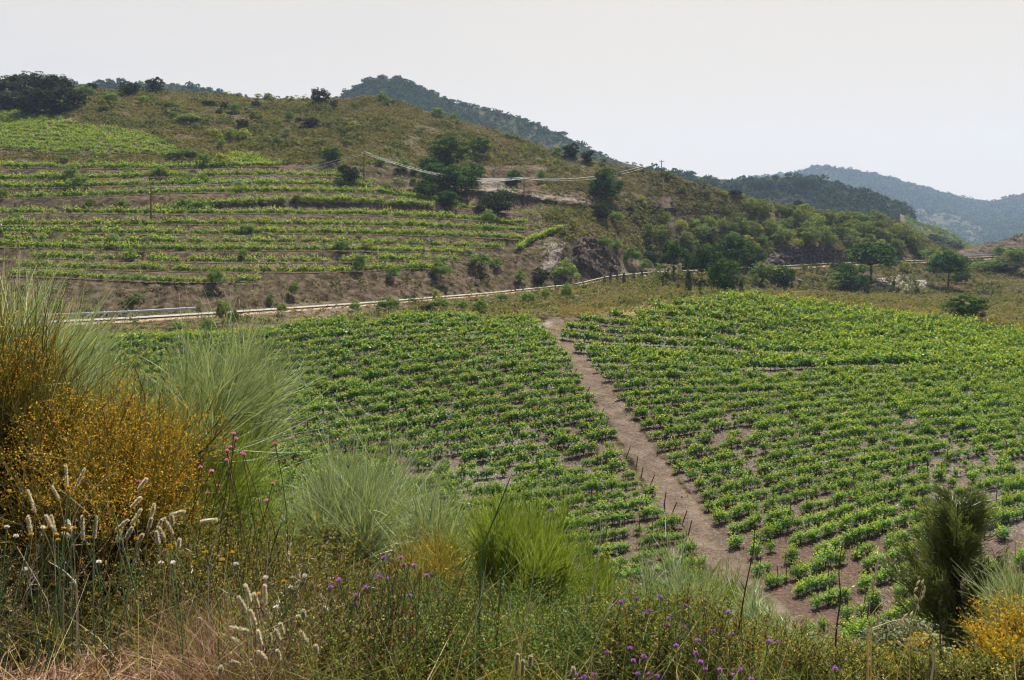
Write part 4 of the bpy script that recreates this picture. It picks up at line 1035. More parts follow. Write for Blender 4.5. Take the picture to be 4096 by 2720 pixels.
# --- almond grove: rows of loose trees
GR = []
rg = np.random.default_rng(9)
rowsg = [[(664,213),(690,207),(712,214),(738,208),(757,213),(776,211),(790,216)], ]
ROWG = [(0, 742, 902, 214, 232, 15), (1, 660, 915, 228, 242, 19), (2, 640, 925, 242, 252, 17), (3, 655, 932, 250, 258, 13), (4, 780, 905, 222, 240, 11), (5, 700, 925, 236, 248, 10)]
RN = ['top','second','third','lowest','thin upper','thin lower']
for r, ua, ub, va, vb, n in ROWG:
    for k in range(n):
        u = ua + (ub - ua) * (k + .5 + rg.uniform(-.3, .3)) / n; v = va + (vb - va) * ((u - ua) / (ub - ua)) ** 1.3 + rg.uniform(-2.5, 2.5)
        if r in (3,) and 770 < u < 850: v = 246 + rg.uniform(-2, 1)
        h = rg.uniform(14, 20); kd = ['grove', 'grove', 'bush', 'grove', 'yellowbush'][int(rg.integers(5))]
        if kd != 'grove': h *= .7
        plant(kd, u, v, h, h * rg.uniform(.9, 1.15), ('loose ' if kd == 'grove' else 'bushy ' if kd == 'bush' else 'yellowish ') + 'green tree of the almond grove, ' + ORD[k] + ' from the left in its ' + RN[r] + ' row', 'trees of the almond grove above the road', y0=150)
plant('oak', 798, 212, 13, 10, 'small dark tree standing above the almond grove', y0=150)
# --- more bushes over the open hill, small
HB = 0; SH = []
for _ in range(400):
    if HB >= 46: break
    u = rg.uniform(90, 900); v = rg.uniform(100, 262)
    if inpoly(np.array([u]), np.array([v]), [(200,108),(330,112),(420,130),(560,168),(650,185),(760,205),(900,232),(900,250),(640,262),(560,225),(500,200),(380,150),(300,150),(200,140)])[0]:
        h = rg.uniform(3.5, 7); kd = ['bush','yellowbush','greybush','oak'][int(rg.integers(4))]
        SH.append((u, kd, v, h, h * rg.uniform(1.0, 1.6))); HB += 1
ck = {}
for u, kd, v, h, w in sorted(SH):
    ck[kd] = ck.get(kd, 0) + 1
    plant(kd, u, v, h, w, {'bush':'small green','yellowbush':'small yellow green','greybush':'small grey','oak':'small dark'}[kd] + ' shrub dotted on the open brown hill, ' + ORD[ck[kd] - 1] + ' of these from the left', 'small shrubs on the open hill', y0=130)
# --- trees on the far hills: skyline and slopes
def far_tree(kind, key, u, s, h, w, label, group=None):
    x, y, z = [float(q) for q in HILLS[key](np.array([u]), np.array([s]))]
    plant(kind, u, 0, h * .85, w, label, group, at=(x, y, z - h * .2 / FPX * y))
for u, h, w, l in [(100,7,9,'left'),(110,8,9,'middle'),(121,9,10,'right')]:
    far_tree('oak', 'ridge', u, .0, h, w, l + ' of the three hazy trees on the ridge behind the left skyline')
for k, (u, h, w) in enumerate([(366,6,8),(382,6,9),(396,6,9),(412,7,7),(420,6,7),(432,6,7),(452,5,9),(464,5,8),(484,4,7),(525,4,6),(538,6,7),(562,7,12),(600,4,6)]):
    far_tree('oak', 'peak', u, .0, h, w, ORD[k] + ' dark tree from the left on the skyline of the wooded peak', 'skyline trees of the peak')
for k, (u, h, w) in enumerate([(656,4,5),(694,10,9),(702,13,12),(714,12,9),(726,7,8),(736,13,12),(752,12,9),(758,13,12),(770,12,10),(782,12,12),(797,14,14),(804,16,14),(812,15,14),(826,9,12),(905,12,12),(918,14,14)]):
    far_tree('roundpine', 'pines', u, .08 if k not in (14, 15) else .15, h, w, ORD[k] + ' pine from the left along the top of the dark spur', 'pines along the dark spur')
for k, (u, h, w) in enumerate([(825,5,8),(855,5,10),(873,8,12),(893,7,10),(917,4,8),(935,4,8),(960,4,7),(1010,5,9)]):
    far_tree('oak', 'distant', u, .0, h, w, ORD[k] + ' hazy tree from the left on the crest of the distant hill', 'crest trees of the distant hill')
for k, (u, s, h, w) in enumerate([(934,.3,11,16),(942,.35,10,12),(955,.4,15,18),(968,.45,13,15),(951,.75,8,10),(981,.5,8,12),(975,.5,9,10)]):
    far_tree('oak', 'spur', u, s, h, w, ORD[k] + ' dark round tree from the left on the small spur in the valley', 'round trees on the valley spur')
# ------------------------------------------------------------------ scrub cover (nobody could count it)
def scrub(name, label, n, test, size, lf, mat, seed, urange, vrange, y0=100, flat=.55, lean=.5):
    rng = np.random.default_rng(seed)
    x = rng.uniform(-200, 210, n * 6); y = rng.uniform(95, 322, n * 6) if y0 >= 90 else y0 + (315 - y0) * rng.uniform(size=n * 6)
    z = H(x, y); u, v = proj(x, y, z); ok = (u > -30) & (u < 1054) & test(u, v, x, y)
    x, y, z = [q[ok][:n] for q in (x, y, z)]; n = len(x)
    r = size * (rng.uniform(size=n) ** 1.6 * 1.1 + .5) * np.interp(y, [100, 170, 230], [1, 1.15, 1.35]) * (1 + .5 * fbm(x, y, 12, 3, seed))
    d = nrm(rng.normal(size=(n, lf, 3))); d[..., 2] = np.abs(d[..., 2])
    P = np.stack([x, y, z], 1)[:, None] + d * r[:, None, None] * rng.uniform(.4, 1, (n, lf, 1)) * [1.25, 1, flat * 1.5]
    N = nrm(d + rng.normal(size=d.shape) * .6 + [0, 0, lean]); g = Geo()
    g.quads(leaves(P.reshape(-1, 3), N.reshape(-1, 3), np.repeat(r, lf) * .55 * rng.uniform(.6, 1.4, n * lf), .6, rng))
    link(name, g.mesh(name, mat), kind='stuff', label=label)
def Dk(x, y, k):
    _, D, u = base_H(x, y); return D[k]
def t_hill(u, v, x, y):
    return (y > Dk(x, y, 7)) & (y < Dk(x, y, 8) + 6) & ~((u < 545) & (v > 165) & (v < 290)) & ~inpoly(u, v, UPPERB) & ~inpoly(u, v, UPPER2) & ~inpoly(u, v, ROCKS[0][0]) & (fbm(x, y, 9, 3, 7) > -.42)
scrub('scrub', 'low brown and olive scrub covering the open hill', 60000, t_hill, .5, 7, M['scrub'], 201, None, None)
def t_hill2(u, v, x, y): return t_hill(u, v, x, y) & (fbm(x, y, 6, 3, 8) > .05)
M['scrubgreen'] = leaf_mat('green_scrub_leaf', [(.05,.065,.022),(.085,.10,.032),(.13,.14,.05)], .3)
scrub('scrub', 'darker green scrub patches on the open hill', 11000, t_hill2, .85, 12, M['scrubgreen'], 202, None, None, flat=.75)
def t_ter(u, v, x, y): return (u < 560) & (v > 150) & (v < 292) & (y > Dk(x, y, 7) - 3) & (fbm(x, y, 5, 3, 12) > -.12)
scrub('weeds', 'dull brown weeds on the banks between the terrace rows', 16000, t_ter, .34, 6, M['scrub'], 203, None, None)
scrub('weeds', 'fresh green weeds among the terrace rows', 9000, t_ter, .42, 8, M['bush'], 213, None, None, flat=.8)
def t_bank(u, v, x, y): return (y > Dk(x, y, 6) + .8) & (y < Dk(x, y, 7) + 1)
scrub('weeds', 'brown and olive weeds on the bank above the road', 13000, t_bank, .45, 8, M['scrub'], 204, None, None, flat=.8)
scrub('weeds', 'green bushy weeds on the bank above the road', 2600, lambda u, v, x, y: t_bank(u, v, x, y) & (fbm(x, y, 6, 3, 8) > 0), .7, 10, M['scrubgreen'], 208, None, None, flat=.8)
def t_mid(u, v, x, y): return (y > Dk(x, y, 3) + 1.2) & (y < Dk(x, y, 5) - .8) & ~((u > 545) & (u < 560) & (v > 318))
scrub('weeds', 'olive and brown scrub between the road and the vines', 26000, t_mid, .42, 8, M['scrub'], 205, None, None, y0=80, flat=.75)
scrub('weeds', 'green bushy scrub between the road and the vines', 7500, lambda u, v, x, y: t_mid(u, v, x, y) & (fbm(x, y, 6, 3, 18) > .0), .62, 10, M['scrubgreen'], 206, None, None, y0=80, flat=.85)
scrub('weeds', 'small weeds and clods along the dirt path', 900, lambda u, v, x, y: inpoly(u, v, PATHP), .16, 8, M['scrub'], 214, None, None, y0=38, flat=.7)
scrub('weeds', 'dark bushy scrub on the bank below the right part of the road', 2600, lambda u, v, x, y: (u > 640) & (y > Dk(x, y, 4) - 2) & (y < Dk(x, y, 5) - 2) & (fbm(x, y, 9, 3, 33) > -.15), 1.15, 16, M['scrubgreen'], 215, None, None, y0=80, flat=.85)
# dry grass above the right block: thin blades
def dry_strip():
    rng = np.random.default_rng(44); n = 26000
    x = rng.uniform(0, 110, n * 2); y = rng.uniform(98, 165, n * 2); z = H(x, y); D3 = Dk(x, y, 3); u, v = proj(x, y, z)
    ok = (y > D3 + .8) & (u > 560) & (u < 1060) & (fbm(x, y, 8, 3, 77) > -.25) & (y < D3 + 30)
    x, y, z = [q[ok][:n] for q in (x, y, z)]; n = len(x); D = nrm(rng.normal(size=(n, 3)) * [.35, .35, .1] + [0, 0, 1])
    V, F = ribbons(np.stack([x, y, z - .05], 1), D, rng.uniform(.25, .7, n), rng.uniform(.05, .10, n), rng, 1)
    g = Geo(); g.add(V, F); M['drygrass'] = leaf_mat('dry_grass_blade', [(.22,.15,.065),(.32,.24,.11),(.20,.17,.07),(.36,.28,.15)], .3, gloss=0)
    link('dry_grass', g.mesh('dry_grass', M['drygrass']), kind='stuff', label='dry yellow brown grass along the upper edge of the right vineyard')
dry_strip()
# ------------------------------------------------------------------ power line
M['pole'] = rough_mat('weathered_pole', [(.06,.045,.035),(.13,.10,.08)], 4, .9, .2)
M['cable'] = rough_mat('sunlit_cable', [(.55,.54,.52),(.65,.64,.62)], 4, .4, 0)  # pale because the sunlight on the wires is put into their colour
M['insul'] = rough_mat('insulator', [(.35,.3,.27),(.45,.4,.35)], 4, .3, 0)
POLES = {}
def pole(key, u, vb, vt, label):
    x, y, z = [float(q[0]) for q in hit([u], [vb], 105)]; h = -(vt - HOR) / FPX * y - z
    t = thing('power_pole', label, 'power pole', (x, y, z)); link('pole', mesh_from('pole', *tube([[0,0,-.3],[0,0,h*.5],[0,0,h]], [.15,.13,.10], 8), M['pole'], smooth=True), t)
    tips = []
    cr = Geo(); cr.add(*box(0, 0, h - .45, 1.3, .1, .12)); link('crossarm', cr.mesh('crossarm', M['pole']), t)
    for dx in (-.55, 0, .55):
        link('insulator', mesh_from('insulator', *tube([[0,0,0],[0,0,.12],[0,0,.22]], [.05,.07,.03], 6), M['insul']), t, (dx, 0, h - .38 if dx else h)); tips.append((x + dx, y, z + h - .14 + (.36 if dx == 0 else 0)))
    POLES[key] = tips
pole(1, 364, 187, 152, 'wooden power pole at the left end of the bright cables')
pole(2, 524, 203.5, 178, 'short wooden power pole below the middle of the bright cables')
pole(3, 661.6, 181.5, 160, 'wooden power pole on the crest at the right end of the cables')
pole(0, 151, 223, 186, 'dark wooden power pole among the vine terraces')
def cable(a, b, sag, rad, label, mat='cable'):
    a, b = np.array(a), np.array(b); c = (a + b) / 2; t = np.linspace(0, 1, 40)[:, None]
    P = a + (b - a) * t - np.array([0, 0, 1.0]) * (4 * sag * t * (1 - t)); o = link('power_cable', mesh_from('power_cable', *tube(P - c, rad, 5), M[mat]), None, tuple(c), label=label, category='cable')
    o['group'] = 'power cables'
MK = ['front', 'middle', 'rear']
for k in range(3):
    cable(POLES[1][k], POLES[2][k], 2.2 + .25 * k, .026, MK[k] + ' sagging pale cable left of the short pole')
    cable(POLES[2][k], POLES[3][k], 2.0 + .25 * k, .026, MK[k] + ' pale cable rising from the short pole to the crest pole')
M['darkcable'] = rough_mat('dark_cable', [(.05,.05,.05),(.1,.1,.1)], 4, .5, 0)  # dark copy of the cable, without the painted sunlight, for the left spans
for k in (0, 2):
    cable(POLES[0][k], POLES[1][k], 1.6 + .2 * k, .022, MK[k] + ' thin dark cable from the terrace pole to the first pole', 'darkcable')
    e = (POLES[0][k][0] - 40, POLES[0][k][1] - 22, POLES[0][k][2] - 5.0)
    cable(POLES[0][k], e, 1.2, .022, MK[k] + ' thin dark cable running out of the picture on the left', 'darkcable')
# ------------------------------------------------------------------ near bank: brooms, grasses, flowers
M['broom'] = leaf_mat('broom_twig', [(0.15, 0.196, 0.098), (0.23, 0.287, 0.15), (0.321, 0.379, 0.23), (0.413, 0.459, 0.31)], .2)
M['broomolive'] = leaf_mat('olive_broom_twig', [(0.089, 0.128, 0.025), (0.153, 0.204, 0.045), (0.23, 0.268, 0.064)], .25)
M['broomgold'] = leaf_mat('golden_broom_twig', [(0.153, 0.153, 0.038), (0.255, 0.217, 0.064), (0.383, 0.306, 0.102)], .25)
M['yellowbloom'] = leaf_mat('yellow_blossom', [(.30,.17,.022),(.46,.27,.03),(.58,.38,.045),(.18,.095,.02)], .35, tcol=(1.1,1,.6))
M['brightbloom'] = leaf_mat('bright_yellow_blossom', [(.48,.30,.02),(.60,.40,.03)], .35, tcol=(1.1,1,.6))
M['drystem'] = rough_mat('dry_stem', [(.20,.17,.09),(.30,.26,.15)], 20, .8, 0)
M['darktwig'] = rough_mat('dark_twig', [(.045,.028,.018),(.11,.075,.05)], 20, .9, 0)
M['paletwig'] = rough_mat('bleached_twig', [(.38,.33,.27),(.55,.50,.43)], 20, .8, 0)
M['greenstem'] = rough_mat('green_stem', [(.05,.10,.04),(.10,.17,.07)], 20, .6, 0)
M['straw'] = leaf_mat('straw_blade', [(0.321, 0.247, 0.123), (0.494, 0.395, 0.21), (0.617, 0.519, 0.309), (0.37, 0.272, 0.123)], .3, gloss=0)
M['grassgreen'] = leaf_mat('green_grass_blade', [(0.061, 0.115, 0.027), (0.122, 0.189, 0.041), (0.203, 0.243, 0.061), (0.27, 0.27, 0.095)], .35, gloss=0)
M['grassolive'] = leaf_mat('olive_grass_blade', [(0.135, 0.135, 0.041), (0.23, 0.203, 0.061), (0.324, 0.27, 0.095), (0.162, 0.176, 0.041)], .35, gloss=0)
M['litter'] = leaf_mat('reddish_straw', [(0.144, 0.072, 0.045), (0.27, 0.153, 0.104), (0.396, 0.27, 0.198), (0.081, 0.045, 0.032)], .1)
M['plume'] = leaf_mat('pale_plume', [(0.561, 0.51, 0.383), (0.663, 0.612, 0.476), (0.468, 0.408, 0.281)], .5, gloss=0, tcol=(1,1,.9))
M['purple'] = leaf_mat('purple_petal', [(.26,.10,.36),(.40,.17,.50),(.50,.26,.58)], .35, gloss=0, tcol=(1.1,.8,1.2))
M['pink'] = leaf_mat('pink_petal', [(.60,.20,.36),(.72,.32,.48)], .35, gloss=0, tcol=(1.1,.8,1))
M['rust'] = leaf_mat('rusty_seed_head', [(.16,.07,.025),(.30,.15,.05),(.22,.12,.04)], .15, gloss=0)
M['oat'] = leaf_mat('oat_husk', [(0.495, 0.423, 0.288), (0.63, 0.558, 0.405)], .35, gloss=0, tcol=(1,1,.85))
M['white'] = leaf_mat('white_seed_fluff', [(.7,.68,.62),(.8,.78,.72)], .3, gloss=0, tcol=(1,1,1))
M['goldtwig'] = leaf_mat('brown_green_twig', [(.06,.05,.018),(.11,.10,.03),(.16,.15,.05),(.09,.055,.02)], .2)
M['sage'] = leaf_mat('sage_leaf', [(.10,.12,.07),(.16,.18,.11),(.23,.25,.16)], .2)
def gx(u, y): return (u - 512) / FPX * y
def pt(u, v, y): return np.array([gx(u, y), y, -(v - HOR) / FPX * y])
def broom(name, label, base_u, y, tips, n_br, n_tw, wpx, mat, seed, spread=.35, tl=(.25, .5), droop=.1, group=None, cat='bush', flowers=0, fsize=.02, fzone=(0, 1), fmat='yellowbloom', back=.8, fball=.0, foot_r=None, q0=.06):
    """a broom: woody stems fan out from the foot, each ends in a brush of thin wands reaching the given outline
    tips: list of (u, v) the wands reach; heights above the foot follow"""
    rng = np.random.default_rng(seed); x0 = gx(base_u, y); z0 = Hs(x0, y); base = np.array([x0, y, z0])
    T = np.array([pt(u, v, y) for u, v in tips]); k = rng.integers(len(T) - 1, size=n_br); f = rng.uniform(size=n_br)[:, None]
    tip = T[k] * (1 - f) + T[k + 1] * f
    depth = rng.normal(size=n_br) * back * .5; tip[:, 1] += depth; tip = base + (tip - base) * rng.uniform(.45, .95, (n_br, 1)) ** .6
    if foot_r is None: foot_r = .2 * (T[:, 0].max() - T[:, 0].min()) + .08
    t = thing(name, label, cat, tuple(base), group); wood = Geo(); tw = Geo(); fl = Geo()
    P0, DD, LL, BB = [], [], [], []
    for b in range(n_br):
        e = tip[b] - base; L_ = np.linalg.norm(e); d = e / L_
        side = np.array([d[0], d[1], 0]) * .35; st = rng.normal(size=3) * [.12, .1, .0]
        s = np.linspace(0, .72, 7)[:, None]; curve = st + side * 0
        st = rng.normal(size=3) * [foot_r, foot_r * .8, 0]; st[2] = Hs(x0 + st[0], y + st[1]) - z0; pts = st * (1 - s) + e * s + np.array([0, 0, 1]) * (L_ * .10 * np.sin(np.pi * s)) + rng.normal(size=(7, 3)) * L_ * .012
        wood.add(*tube(pts, np.linspace(.011, .0035, 7) * rng.uniform(.7, 1.5), 4))
        m = n_tw; q = rng.uniform(q0, .72, m) ** .8; base_p = np.stack([np.interp(q, s[:, 0], pts[:, c]) for c in range(3)], 1)
        dd = nrm(d + rng.normal(size=(m, 3)) * (spread * .7 + .08) + np.array([0, 0, .25])); ll = L_ * rng.uniform(tl[0], tl[1], m) * (1.05 - q * .3)
        P0.append(base_p); DD.append(dd); LL.append(ll); BB.append(rng.normal(size=(m, 3)) * (droop * 1.3 + .1) + [0, 0, droop * .3])
    P0, DD, LL, BB = map(np.concatenate, (P0, DD, LL, BB)); w = wpx / FPX * y
    # every wand forks once or twice
    for fr, fl_ in ((.35, .5), (.6, .4)):
        j = np.arange(0, nP := len(P0) if fr == .35 else nP0, 2 if fr > .5 else 1); nP0 = len(P0) if fr == .35 else nP0
        P0 = np.concatenate([P0, P0[j] + DD[j] * LL[j][:, None] * fr + BB[j] * LL[j][:, None] * fr * fr]); DD = np.concatenate([DD, nrm(DD[j] + BB[j] * fr + rng.normal(size=(len(j), 3)) * .3)]); BB = np.concatenate([BB, BB[j] * .6]); LL = np.concatenate([LL, LL[j] * fl_ * rng.uniform(.6, 1.2, len(j))])
    V, F = ribbons(P0, DD, LL, w * rng.uniform(.6, 1.4, len(P0)), rng, 4, BB, .3); tw.add(V, F)
    link('branches', wood.mesh('branches', M['darktwig'], True), t); link('twigs', tw.mesh('twigs', M[mat]), t)
    if flowers:
        i = rng.integers(len(P0), size=flowers * 3); s = rng.uniform(.0, 1, len(i))[:, None]
        C = P0[i] + DD[i] * LL[i][:, None] * s + BB[i] * LL[i][:, None] * s * s + rng.normal(size=(len(i), 3)) * .03
        hz = (C[:, 2]) / max(T[:, 2].max() - z0, .1); ok = (hz > fzone[0]) & (hz < fzone[1])
        ok &= (fbm(C[:, 0] * 1.0, C[:, 2] * 1.0, .35, 3, seed) > -.3 - .5 * (hz < .75) * fball)
        C = C[ok][:flowers]
        C = np.repeat(C, 2, 0) + rng.normal(size=(len(C) * 2, 3)) * fsize * .6
        fl.quads(leaves(C, nrm(rng.normal(size=C.shape) + [0, -.4, .4]), fsize * rng.uniform(.6, 1.3, len(C)), .8, rng))
        link('blossoms', fl.mesh('blossoms', M[fmat]), t)
    return t
# left group
broom('broom_bush', 'tall pale grey green broom at the left edge with wands reaching above the road', 2, 6.0, [(-30,322),(-5,298),(14,300),(34,325),(50,350),(52,385)], 34, 46, 1.10, 'broom', 301, .28, q0=.3, tl=(.3,.55), back=.9)
broom('broom_bush', 'second pale broom just right of the tall one at the left edge', 30, 6.5, [(14,330),(24,300),(34,292),(46,308),(58,345)], 18, 42, 1.04, 'broom', 302, .26, q0=.3, tl=(.3,.5), back=.6)
broom('broom_bush', 'fan shaped pale broom standing before the left end of the vines', 72, 7.2, [(46,350),(60,332),(78,324),(92,326),(103,342),(108,380)], 26, 50, 1.10, 'broom', 303, .3, q0=.3, tl=(.3,.5), back=.8)
broom('yellow_flowering_bush', 'large bush covered with small orange yellow flowers at the left', 30, 5.4, [(-40,300),(-10,295),(12,300),(24,330),(40,350),(62,378),(85,380),(105,405)], 80, 50, 0.98, 'goldtwig', 304, .5, (.22,.42), .12, flowers=30000, fsize=.011, fzone=(0, 1.6), back=1.0, cat='flowering bush')
broom('yellow_flowering_bush', 'lower wide part of thicket with orange yellow flowers on dark slanting stems', 112, 5.0, [(70,410),(95,390),(118,385),(140,400),(160,402),(182,430),(190,460)], 60, 44, 0.98, 'goldtwig', 305, .5, (.2,.42), .12, flowers=22000, fsize=.010, fzone=(0, 1.6), back=.9, cat='flowering bush')
broom('yellow_flowering_bush', 'single dark branch with yellow flowers rising before the vines', 96, 5.6, [(122,352),(130,344),(136,356),(142,364)], 7, 20, 0.91, 'goldtwig', 306, .35, (.10,.22), .12, flowers=1500, fsize=.011, fzone=(.55, 1.6), back=.2, cat='flowering bush')
broom('broom_bush', 'large pale broom leaning right over the left vines', 128, 7.4, [(180,408),(194,362),(212,336),(232,328),(252,340),(268,332),(290,328),(306,344),(304,372)], 52, 60, 1.05, 'broom', 307, .42, (.2,.38), .1, back=.9, q0=.34, foot_r=.25)
broom('broom_bush', 'greener broom at the foot of the large leaning one', 175, 6.6, [(140,430),(170,415),(200,400),(235,395),(262,410),(280,440)], 36, 46, 0.98, 'broomolive', 308, .4, (.28,.5), .1, back=.8)
broom('broom_bush', 'low greyish broom between the fan shaped one and the yellow branch', 100, 8.2, [(80,400),(95,385),(115,392),(140,400),(165,395),(180,400)], 22, 40, 1.04, 'broom', 309, .35, (.3,.5), .1, back=.8)
# centre
broom('broom_bush', 'dome shaped pale green broom in front of the vines left of centre', 338, 8.6, [(272,520),(284,500),(305,490),(330,482),(352,478),(376,468),(392,472),(405,490),(410,515),(404,540)], 64, 74, 1.04, 'broom', 310, .5, (.3,.55), .16, back=1.3)
broom('broom_bush', 'smaller pale broom with curved wands right of the dome shaped one', 420, 8.0, [(405,510),(418,498),(432,494),(446,505),(458,520),(466,545),(462,560)], 32, 50, 1.04, 'broom', 311, .5, (.3,.5), .2, back=.8)
broom('broom_bush', 'golden brown low broom in front of the smaller pale one', 430, 6.9, [(385,560),(405,535),(428,528),(446,534),(458,556),(465,590)], 36, 52, 0.91, 'broomgold', 312, .6, (.25,.45), .2, flowers=2600, fsize=.013, back=.7)
broom('broom_bush', 'upright olive green broom in the middle of the foreground', 520, 7.2, [(466,530),(478,505),(498,498),(515,502),(534,510),(556,512),(570,530),(584,548)], 64, 70, 0.98, 'broomolive', 313, .26, (.25,.45), .05, back=1.0)
broom('broom_bush', 'lower olive green broom at the right side of the upright one', 582, 7.4, [(566,560),(580,546),(598,552),(612,566),(618,590)], 30, 56, 0.98, 'broomolive', 314, .28, (.25,.45), .06, back=.7)
broom('broom_bush', 'low pale grey broom on the verge right of centre', 660, 7.2, [(628,590),(640,578),(660,572),(680,570),(700,576),(718,590),(730,600)], 46, 64, 1.04, 'broom', 315, .5, (.25,.5), .14, back=.9)
broom('broom_bush', 'green thin leaved broom at the end of the dirt path', 722, 7.6, [(690,590),(706,580),(728,584),(752,600),(772,616),(790,640)], 40, 64, 0.98, 'broomolive', 316, .55, (.25,.5), .14, back=.9)
broom('broom_bush', 'dull green and grey low broom at the bottom right of the verge', 790, 6.2, [(755,630),(775,622),(800,632),(820,645),(840,660)], 34, 50, 0.91, 'broom', 317, .6, (.25,.5), .18, back=.7)
broom('broom_bush', 'pale broom with arched wands at the lower right edge', 1045, 6.8, [(1008,620),(1000,600),(992,582),(990,570),(1004,572),(1020,585),(1050,580)], 26, 46, 1.10, 'broom', 318, .3, (.3,.55), .12, back=.6)
broom('yellow_flowering_bush', 'bright yellow flowering bush in the bottom right corner', 1000, 4.6, [(955,665),(962,640),(975,628),(992,625),(1010,640),(1030,625),(1045,600)], 34, 26, 0.91, 'broomgold', 319, .6, (.15,.4), .1, flowers=3600, fsize=.011, fmat='brightbloom', back=.5, cat='flowering bush')
# small pine and sage shrub on the right
def young_pine():
    rng = np.random.default_rng(321); y = 13.0; x = gx(958, y); z = Hs(x, y); top = -(492 - HOR) / FPX * y; hgt = top - z; w = 122 / FPX * y
    t = thing('young_pine', 'young bushy pine rising from the bank at the lower right', 'tree', (x, y, z)); g = Geo(); wd = Geo(); P0, DD, LL = [], [], []
    wd.add(*tube([[0,0,-.3],[.05,0,hgt*.4],[-.05,0,hgt*.8],[0,0,hgt*.95]], [.07,.05,.03,.01], 6))
    for b in range(120):
        f = rng.uniform(.06, .95); a = rng.uniform(0, 6.283); r = w * .5 * (1 - max(f - .45, 0) ** 1.6 * 2.2) * rng.uniform(.35, 1.15) * (.7 + .3 * min(f / .3, 1))
        s = np.linspace(0, 1, 6)[:, None]; p = np.array([0, 0, hgt * f * .82]) + np.array([math.cos(a) * r, math.sin(a) * r, hgt * .15]) * s + [0, 0, 1] * (hgt * .08 * s ** 2)
        wd.add(*tube(p, np.linspace(.016, .004, 6), 4))
        m = 210; q = rng.uniform(.35, 1.08, m); C = np.stack([np.interp(q, s[:, 0], p[:, c]) for c in range(3)], 1)
        d0 = nrm(np.array([math.cos(a), math.sin(a), .9])[None] + rng.normal(size=(m, 3)) * .55); P0.append(C + rng.normal(size=(m, 3)) * .05); DD.append(d0); LL.append(rng.uniform(.08, .2, m))
    P0, DD, LL = map(np.concatenate, (P0, DD, LL)); V, F = ribbons(P0, DD, LL, .013, rng, 1, None, .4); g.add(V, F)
    M['youngpine'] = leaf_mat('young_pine_needle', [(.055,.08,.02),(.10,.13,.032),(.16,.18,.055)], .25, gloss=.03)
    link('crown', g.mesh('crown', M['youngpine']), t); link('trunk', wd.mesh('trunk', M['darktwig'], True), t)
young_pine()
def leafy_shrub(label, u, y, vt, wpx, mat, seed, n=9000, leaf=.022, name='shrub'):
    rng = np.random.default_rng(seed); x = gx(u, y); z = Hs(x, y); h = -(vt - HOR) / FPX * y - z; w = wpx / FPX * y * .5
    t = thing(name, label, 'bush', (x, y, z)); q, C = crown_quads(rng, w, w * .8, h * .55, 60, n // 60, leaf, 'bush', h * .48, clump=.27)
    g = Geo(); g.quads(q); wd = Geo()
    for c in C[rng.permutation(len(C))[:22]]: wd.add(*tube([[0,0,-.1], c * .5 + rng.normal(size=3) * .05, c], [.014,.009,.003], 4))
    link('crown', g.mesh('crown', M[mat]), t); link('stems', wd.mesh('stems', M['paletwig'], True), t)
leafy_shrub('rounded grey leaved shrub at the bottom right before the pine', 908, 6.8, 622, 92, 'sage', 331)
leafy_shrub('green leafy low shrub under the vines at the lower right', 862, 8.5, 640, 60, 'bush', 332, 5000, .03)
leafy_shrub('small bright green shrub at the foot of the upright olive broom', 605, 9.5, 548, 26, 'yellowbush', 333, 3600, .03)
leafy_shrub('small dark green shrub low in the path side weeds', 872, 6.0, 655, 34, 'bush', 334, 3000, .022)
leafy_shrub('dark leafy shrub behind the grass plumes at the left', 175, 5.2, 520, 80, 'scrubgreen', 335, 6000, .02)
leafy_shrub('olive leafy shrub in the grass at the lower left', 118, 4.6, 565, 90, 'scrubgreen', 336, 8000, .016)
# ------------------------------------------------------------------ grass on the verge
VTU = [-400, 60, 200, 330, 400, 460, 600, 700, 780, 850, 1000, 1400]; VTV = [505, 505, 500, 535, 560, 575, 592, 602, 628, 648, 655, 650]
def fit(x, y, z, L, rng):
    """plants of the verge grow lower towards the right, where the bank drops away"""
    u = 512 + FPX * x / y; top = -(np.interp(u, VTU, VTV) + rng.uniform(-14, 60, len(x)) - HOR) / FPX * y
    return np.where(y < 14, np.minimum(L, np.maximum(top - z, .1)), L)
def blades(name, label, n, ur, yr, hr, w, mat, seed, lean=(0, 0), spread=.35, bend=.4, dens=None, seg=3, clump=.0, base=None):
    rng = np.random.default_rng(seed); y = yr[0] + (yr[1] - yr[0]) * rng.uniform(size=n * 2) ** .8; u = rng.uniform(ur[0], ur[1], n * 2); x = gx(u, y)
    if clump:
        cx = rng.integers(max(n // 40, 1), size=n * 2); ox = rng.uniform(size=(cx.max() + 1, 2)); yy = yr[0] + (yr[1] - yr[0]) * ox[:, 0] ** .8; uu = ur[0] + (ur[1] - ur[0]) * ox[:, 1]
        y = yy[cx] + rng.normal(size=n * 2) * clump; x = gx(uu[cx], yy[cx]) + rng.normal(size=n * 2) * clump
    ok = np.ones(n * 2, bool) if dens is None else rng.uniform(size=n * 2) < dens(x, y, 512 + FPX * x / y)
    x, y = x[ok][:n], y[ok][:n]; n = len(x); z = H(x, y); D = nrm(rng.normal(size=(n, 3)) * [spread, spread, .05] + [lean[0], lean[1], 1])
    V, F = ribbons(np.stack([x, y, z - .02], 1), D, fit(x, y, z, rng.uniform(hr[0], hr[1], n), rng), w * rng.uniform(.6, 1.5, n), rng, seg, rng.normal(size=(n, 3)) * [bend, bend, .05] - [0, 0, bend * .5], .15)
    g = Geo(); g.add(V, F); link(name, g.mesh(name, M[mat]), kind='stuff', label=label)
patch = lambda s, b: (lambda x, y, u: np.clip(b + fbm(x, y, .9, 3, s) * 2.0, .03, 1) * (1 - .85 * (u < 235) * (y < 4.3)))
